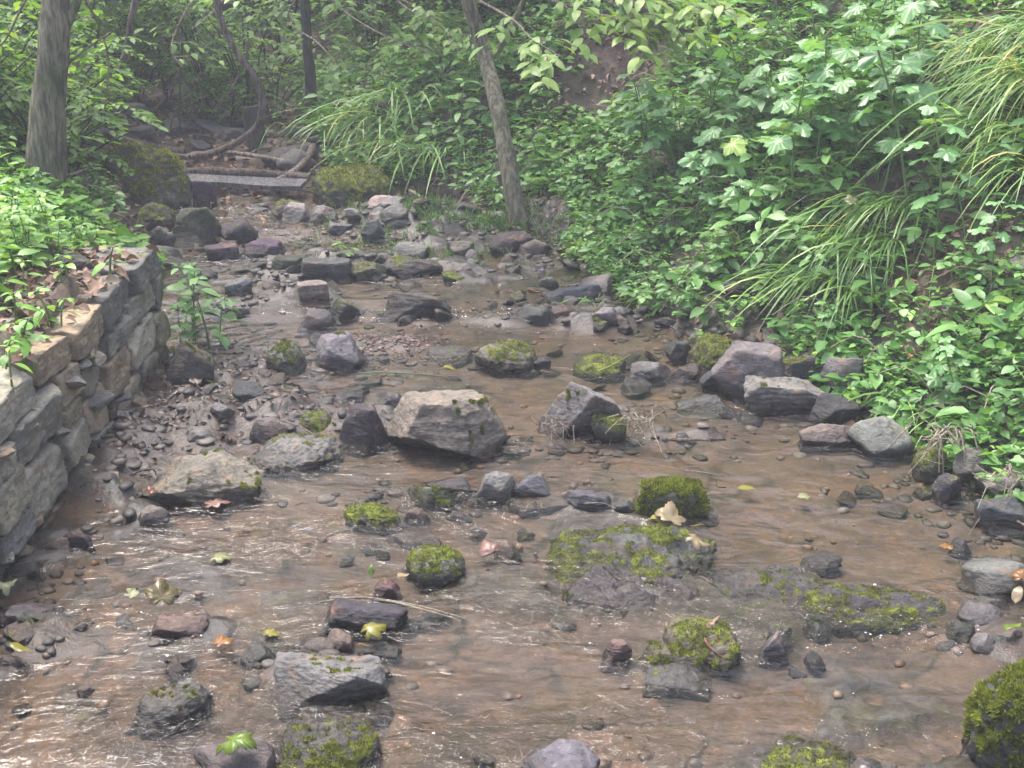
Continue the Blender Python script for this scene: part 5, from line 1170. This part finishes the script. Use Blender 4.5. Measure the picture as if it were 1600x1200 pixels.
vine([(335, -60, 7.75), (342, 20, 7.75), (368, 82, 7.75), (400, 125, 7.75), (412, 165, 7.75), (398, 200, 7.8), (350, 232, 7.8), (290, 245, 7.8), (245, 240, 7.8), (205, 222, 7.8), (165, 208, 7.85)], .024, M['vine'], 'thick brown vine hanging in a deep loop across the gully')
vine([(222, -60, 7.9), (210, 20, 7.9), (196, 85, 7.9), (176, 120, 7.9), (150, 150, 7.9), (128, 165, 7.95)], .022, M['vine'], 'thick brown vine curving down toward the left bank')
vine([(286, 20, 8.2), (284, 70, 8.2), (281, 120, 8.2), (280, 180, 8.2), (284, 205, 8.2)], .007, M['bark_dark'], 'thin black vine hanging straight down with a knot', 20, 7)
vine([(281, 182, 8.19), (272, 180, 8.19), (268, 190, 8.19), (267, 200, 8.19)], .006, M['bark_dark'], 'short hooked end knotted on the thin black vine', 12, 6)
vine([(390, 60, 8.25), (384, 90, 8.25), (370, 120, 8.25), (358, 145, 8.25)], .007, M['vine'], 'thin forked vine dangling inside the loop', 14, 6)
vine([(225, 60, 6.4), (185, 35, 6.3), (160, 70, 6.2), (105, 95, 6.0)], .005, M['twig'], 'thin bare branch beside the grey-brown trunk', 14, 6) if False else None
# stump, logs and board at the head of the pool
sb = S(398, 225); e = empty('stump', sb); tag(e, 'dark rotten stump standing behind the vine loop', 'stump')
me, _ = trunk_mesh('trunk', [(0, 0, -.05), (.01, 0, .12), (0, .01, .25)], .075, .06, 12, 14, .3, .4); obj('trunk', me, M['bark_dark'], e)
a, b = S(262, 291), S(476, 302)
def board(a, b, wid, th, material, name, label, cat, z):
    d = (b-a); d.z = 0; L_ = d.length; ang = math.atan2(d.y, d.x); mb = MB(); n = 20; xs_ = np.linspace(0, L_, n); cs = [(-wid/2, 0), (wid/2, 0), (wid/2, th), (-wid/2, th)]
    V = np.array([[x, c[0]+.006*math.sin(x*9+c[0]*30), c[1]+.004*math.sin(x*7)] for x in xs_ for c in cs]); Fq = [(q*4+j, q*4+(j+1) % 4, q*4+4+(j+1) % 4, q*4+4+j) for q in range(n-1) for j in range(4)]
    mb.add(V, np.array(Fq)); mb.add(V[:4], np.array([[0, 3, 2, 1]])); mb.add(V[-4:], np.array([[0, 1, 2, 3]]))
    o = obj(name, mb.mesh(name, False), material); o.location = (a.x, a.y, z); o.rotation_euler = (.12, 0, ang); return tag(o, label, cat)
board(a, b, .14, .028, M['plank'], 'board', 'weathered lilac-grey board lying across the head of the pool', 'board', a.z+.03)
def log(pix, rad, material, label):
    P_ = spline([S(*q)+Vector((0, 0, rad*1.1+(.02))) for q in pix], 26); mb = MB(); mb.tube(P_, rad*(1+.15*fbm(P_*3, 2)), 10, 0., .2); o = obj('log', mb.mesh('log'), material); return tag(o, label, 'log')
log([(255, 284), (350, 282), (430, 286), (485, 290)], .028, M['vine'], 'thin brown log lying behind the weathered board')
log([(418, 300), (450, 285), (478, 262), (490, 240)], .022, M['twig'], 'dead branch sloping down beside the big mossy boulder')
log([(300, 250), (360, 248), (450, 262)], .016, M['twig'], 'thin dead branch in the debris behind the log')
log([(180, 240), (235, 244), (290, 252)], .03, M['vine'], 'dark log lying under the vine loop at the left bank')
log([(215, 190), (245, 175), (262, 150)], .012, M['twig'], 'pale dead stick leaning up the left gully side')
bl = S(782, 305); mb = MB(); mb.tube(spline([(0, 0, -.05), (.02, 0, .08), (.0, .02, .2)], 10), np.linspace(.06, .035, 10), 10, 0., .3); o = obj('stump', mb.mesh('stump'), M['vine']); o.location = bl; tag(o, 'reddish broken stump at the foot of the leaning tree', 'stump')
# mossy mound on the left bank
mnd = rock(150, 290, 222, 318, 'dome', .85, 'olive', 'mossy earth mound at the left bank below the vine', fuzz=2500, ratio=.6, name='mound', flen=.016); mnd['category'] = 'mound'

# branches with their leaves one by one: sapling spray at the top, and more sprays
def spray(tree_, pix, n, size, mk, seed, rad=.008, material='twig', jit=.06):
    """a branch of a tree, its leaves as sub-parts"""
    rng = np.random.default_rng(seed); pts = [at_y(*q) for q in pix]; base = pts[0]
    P_ = spline([tuple(p-base) for p in pts], 24); mb = MB(); mb.tube(P_, np.linspace(rad, rad*.3, 24), 6)
    tw = []
    for q in range(n//7+1):
        k = rng.integers(5, 23); t = P_[min(k+1, 23)]-P_[k-1]; a = math.atan2(t[1], t[0])+rng.choice([-1, 1])*rng.uniform(.4, 1.2)
        l = rng.uniform(.15, .42); end = P_[k]+np.array([math.cos(a)*l, math.sin(a)*l*.8, -rng.uniform(0, .35)*l]); T_ = spline([P_[k], (P_[k]+end)/2+np.array([0, 0, .02]), end], 8); mb.tube(T_, np.linspace(.003, .0012, 8), 4, cap=False); tw.append((T_, a))
    e = obj('branch', mb.mesh('branch'), M[material], tree_); e.location = base-tree_.location
    for q in range(n):
        T_, a = tw[q % len(tw)]; k = 1+(q//len(tw)) % 7; s_ = 1 if (q//len(tw)) % 2 else -1
        t = a+s_*rng.uniform(.3, .9); d = Vector((math.cos(t), math.sin(t), rng.uniform(-.45, .05)))
        o = bpy.data.objects.new('leaf', LEAF['herb2' if rng.random() < .6 else 'herb', mk]); COL.objects.link(o); o.parent = e
        o.matrix_basis = place(Vector(T_[k])+Vector(rng.normal(size=3)*jit*.3), d, size*rng.uniform(.7, 1.2), roll=rng.normal()*.3)
for q, (pix, n_) in enumerate((([(715, -50, 7.15), (860, 0, 6.8), (960, 30, 6.5), (1010, 60, 6.3)], 90), ([(690, -160, 7.15), (930, -40, 6.7), (1040, -5, 6.4), (1110, 15, 6.2)], 95),
        ([(728, -10, 7.15), (800, 30, 6.6), (830, 60, 6.3), (880, 90, 6.1)], 55), ([(700, -120, 7.15), (960, 0, 6.6), (1000, 60, 6.4), (1080, 55, 6.3)], 60), ([(695, -140, 7.15), (900, -50, 6.6), (980, 0, 6.4), (1060, 20, 6.3)], 80))):
    spray(T5, pix, n_, .10, 'beech', 200+q)
T4 = TREES[0]
for q, (tr_, pix, n_, mk) in enumerate(((T4, [(474, -60, 8.9), (530, 10, 8.8), (590, 50, 8.3), (660, 80, 8.)], 70, 'back'), (T4, [(470, -160, 8.9), (620, 0, 8.6), (690, 40, 8.2), (740, 110, 8.)], 70, 'back'), (T4, [(476, -20, 8.9), (450, 30, 8.9), (500, 70, 8.5), (540, 120, 8.3)], 60, 'back'),
        (T4, [(470, -160, 8.9), (400, -60, 8.6), (330, 20, 8.), (300, 45, 7.8)], 50, 'beech'), (T4, [(468, -200, 8.9), (340, -60, 8.4), (270, 60, 8.), (285, 105, 7.8)], 45, 'back'), (T1, [(95, -80, 5.9), (40, 0, 6.), (10, 60, 6.1), (-20, 90, 6.1)], 60, 'beech'),
        (T1, [(97, -60, 5.9), (150, 30, 6.1), (170, 100, 6.2), (160, 190, 6.2)], 45, 'back'), (T4, [(472, -120, 8.9), (600, -20, 8.8), (700, 40, 8.4), (740, 60, 8.2)], 60, 'beech'))):
    spray(tr_, pix, n_, .08, mk, 220+q)

# shrubs of the wood
def shrub_meshes(seed, h, r, n, size, stems=7):
    rng = np.random.default_rng(seed); st = MB(); fo = MB(); per = n//stems
    for q in range(stems):
        a = rng.uniform(0, 6.28); rr = r*rng.uniform(.3, 1); tip = np.array([math.cos(a)*rr, math.sin(a)*rr, h*rng.uniform(.55, 1)])
        P_ = spline([(0, 0, -.05), tip*np.array([.35, .35, .6]), tip], 12); st.tube(P_, np.linspace(.012, .003, 12), 5)
        m_ = max(4, per//11); pos = []; dirs = []
        for j in range(m_):
            k = rng.integers(4, 12); ta = rng.uniform(0, 6.28); l = r*rng.uniform(.25, .6); d = np.array([math.cos(ta), math.sin(ta), rng.uniform(-.25, .15)])
            tt = np.linspace(.15, 1, 11)[:, None]; line = P_[k]+d*l*tt-np.array([0, 0, .25])*l*tt**2; st.tube(line[::5], .0025, 4, cap=False)
            sg = np.where(np.arange(11) % 2, 1, -1)*rng.uniform(.5, 1.1, 11); ang = ta+sg
            pos.append(line); dirs.append(np.column_stack([np.cos(ang), np.sin(ang), rng.uniform(-.4, .1, 11)]))
        pos = np.concatenate(pos); dirs = np.concatenate(dirs); cloud(fo, LOW3, pos, dirs, size*rng.uniform(.6, 1.2, len(pos)), rng, .3)
    a, b = st.mesh('stems'), fo.mesh('foliage'); a.materials.append(M['bark_dark']); b.materials.append(M['back']); return a, b
SHR = [shrub_meshes(300+q, 1.5, .8, 900, .085) for q in range(6)]
SHL = [shrub_meshes(320+q, .7, .5, 420, .06) for q in range(4)]
def shrub(x, y, s, k, label, group, small=False):
    t4 = at_y(484, 205, 8.9)
    if y < 8.9 and abs(x-t4.x*y/8.9) < .42: return
    m_ = (SHL if small else SHR)[k % (4 if small else 6)]; e = empty('shrub', (x, y, surface_z(x, y)-.02), rg.uniform(0, 6.28), s); tag(e, label, 'shrub', group); obj('stems', m_[0], None, e); obj('foliage', m_[1], None, e)
n = 0; tries = 0
while n < 170 and tries < 6000:
    tries += 1; y = rg.uniform(8.9, 15.5); x = rg.uniform(-8.5, 8)
    if abs(x) > .43*y+1.2: continue
    ins = max(x-float(xr(y)), float(xl(y))-x)
    if ins < (.5 if y < 11 else .1 if y < 12.5 else -9): continue
    if 0 < x-float(xr(y)) < 3.2 and y < 10.5 and rg.random() < .4: continue
    shrub(x, y, rg.uniform(.6, 1.15), n, 'leafy green shrub in the woodland beyond the stream', 'woodland shrubs beyond the stream'); n += 1
for q in range(16):
    y = rg.uniform(15.5, 19); x = -4.5+rg.gauss(0, 4.)
    shrub(x, y, rg.uniform(1., 1.7), q, 'leafy green shrub closing the head of the gully', 'shrubs at the gully head')
for q, (u, v, s_) in enumerate(((150, 60, .8), (190, 40, .8), (240, 90, .6), (215, 130, .5), (160, 140, .6), (270, 60, .7), (310, 100, .7), (330, 140, .7), (350, 90, .9), (300, 40, 1.), (360, 170, .55), (390, 140, .7), (430, 150, .7),
        (140, 100, .8), (230, 40, .9), (260, 130, .45), (420, 100, .9), (440, 60, .9), (120, 160, .6), (180, 90, .7), (380, 50, 1.), (320, 175, .4), (150, 180, .45))):
    p = S(u, v+int(60*s_)); shrub(p.x, p.y, s_*1.1, q, 'soft green shrub growing in the gully beyond the vine loop', 'shrubs in the gully', q % 2 == 0)
n = 0
while n < 70:
    y = rg.uniform(6.2, 9.6); x = float(xl(y))-rg.uniform(.45, 2.6)
    if x < -.43*y-.8: continue
    shrub(x, y, rg.uniform(.55, 1.1), n, 'low leafy shrub on the far left bank behind the grey-brown trunk', 'low shrubs on the far left bank', True); n += 1
n = 0
while n < 60:
    y = rg.uniform(7.6, 11); x = float(xr(y))+rg.uniform(.5, 4.)
    if y < 8.2 and x < .9: continue
    shrub(x, y, rg.uniform(.45, .9), n, 'low leafy shrub on the slope behind the leaning tree', 'low shrubs behind the leaning tree', True); n += 1
# ------------------------------------------------------------------ damp air of the gully
mb = MB(); bx = np.array([[a, b, c] for a in (-420., 420.) for b in (-260., 460.) for c in (-25., 24.)])
mb.add(bx, np.array([[0, 1, 3, 2], [4, 6, 7, 5], [0, 4, 5, 1], [2, 3, 7, 6], [1, 5, 7, 3], [0, 2, 6, 4]]))
m = bpy.data.materials.new('haze'); m.use_nodes = True; nt = m.node_tree; nt.nodes.clear(); out = nt.nodes.new('ShaderNodeOutputMaterial'); pv = nt.nodes.new('ShaderNodeVolumePrincipled')
pv.inputs['Color'].default_value = (.93, .95, 1, 1); pv.inputs['Density'].default_value = .0078; nt.links.new(pv.outputs[0], out.inputs['Volume'])
hz = obj('haze', mb.mesh('haze', False), m); tag(hz, 'thin damp haze hanging in the wooded gully', 'haze', kind='stuff')
print('objects', len(bpy.data.objects))
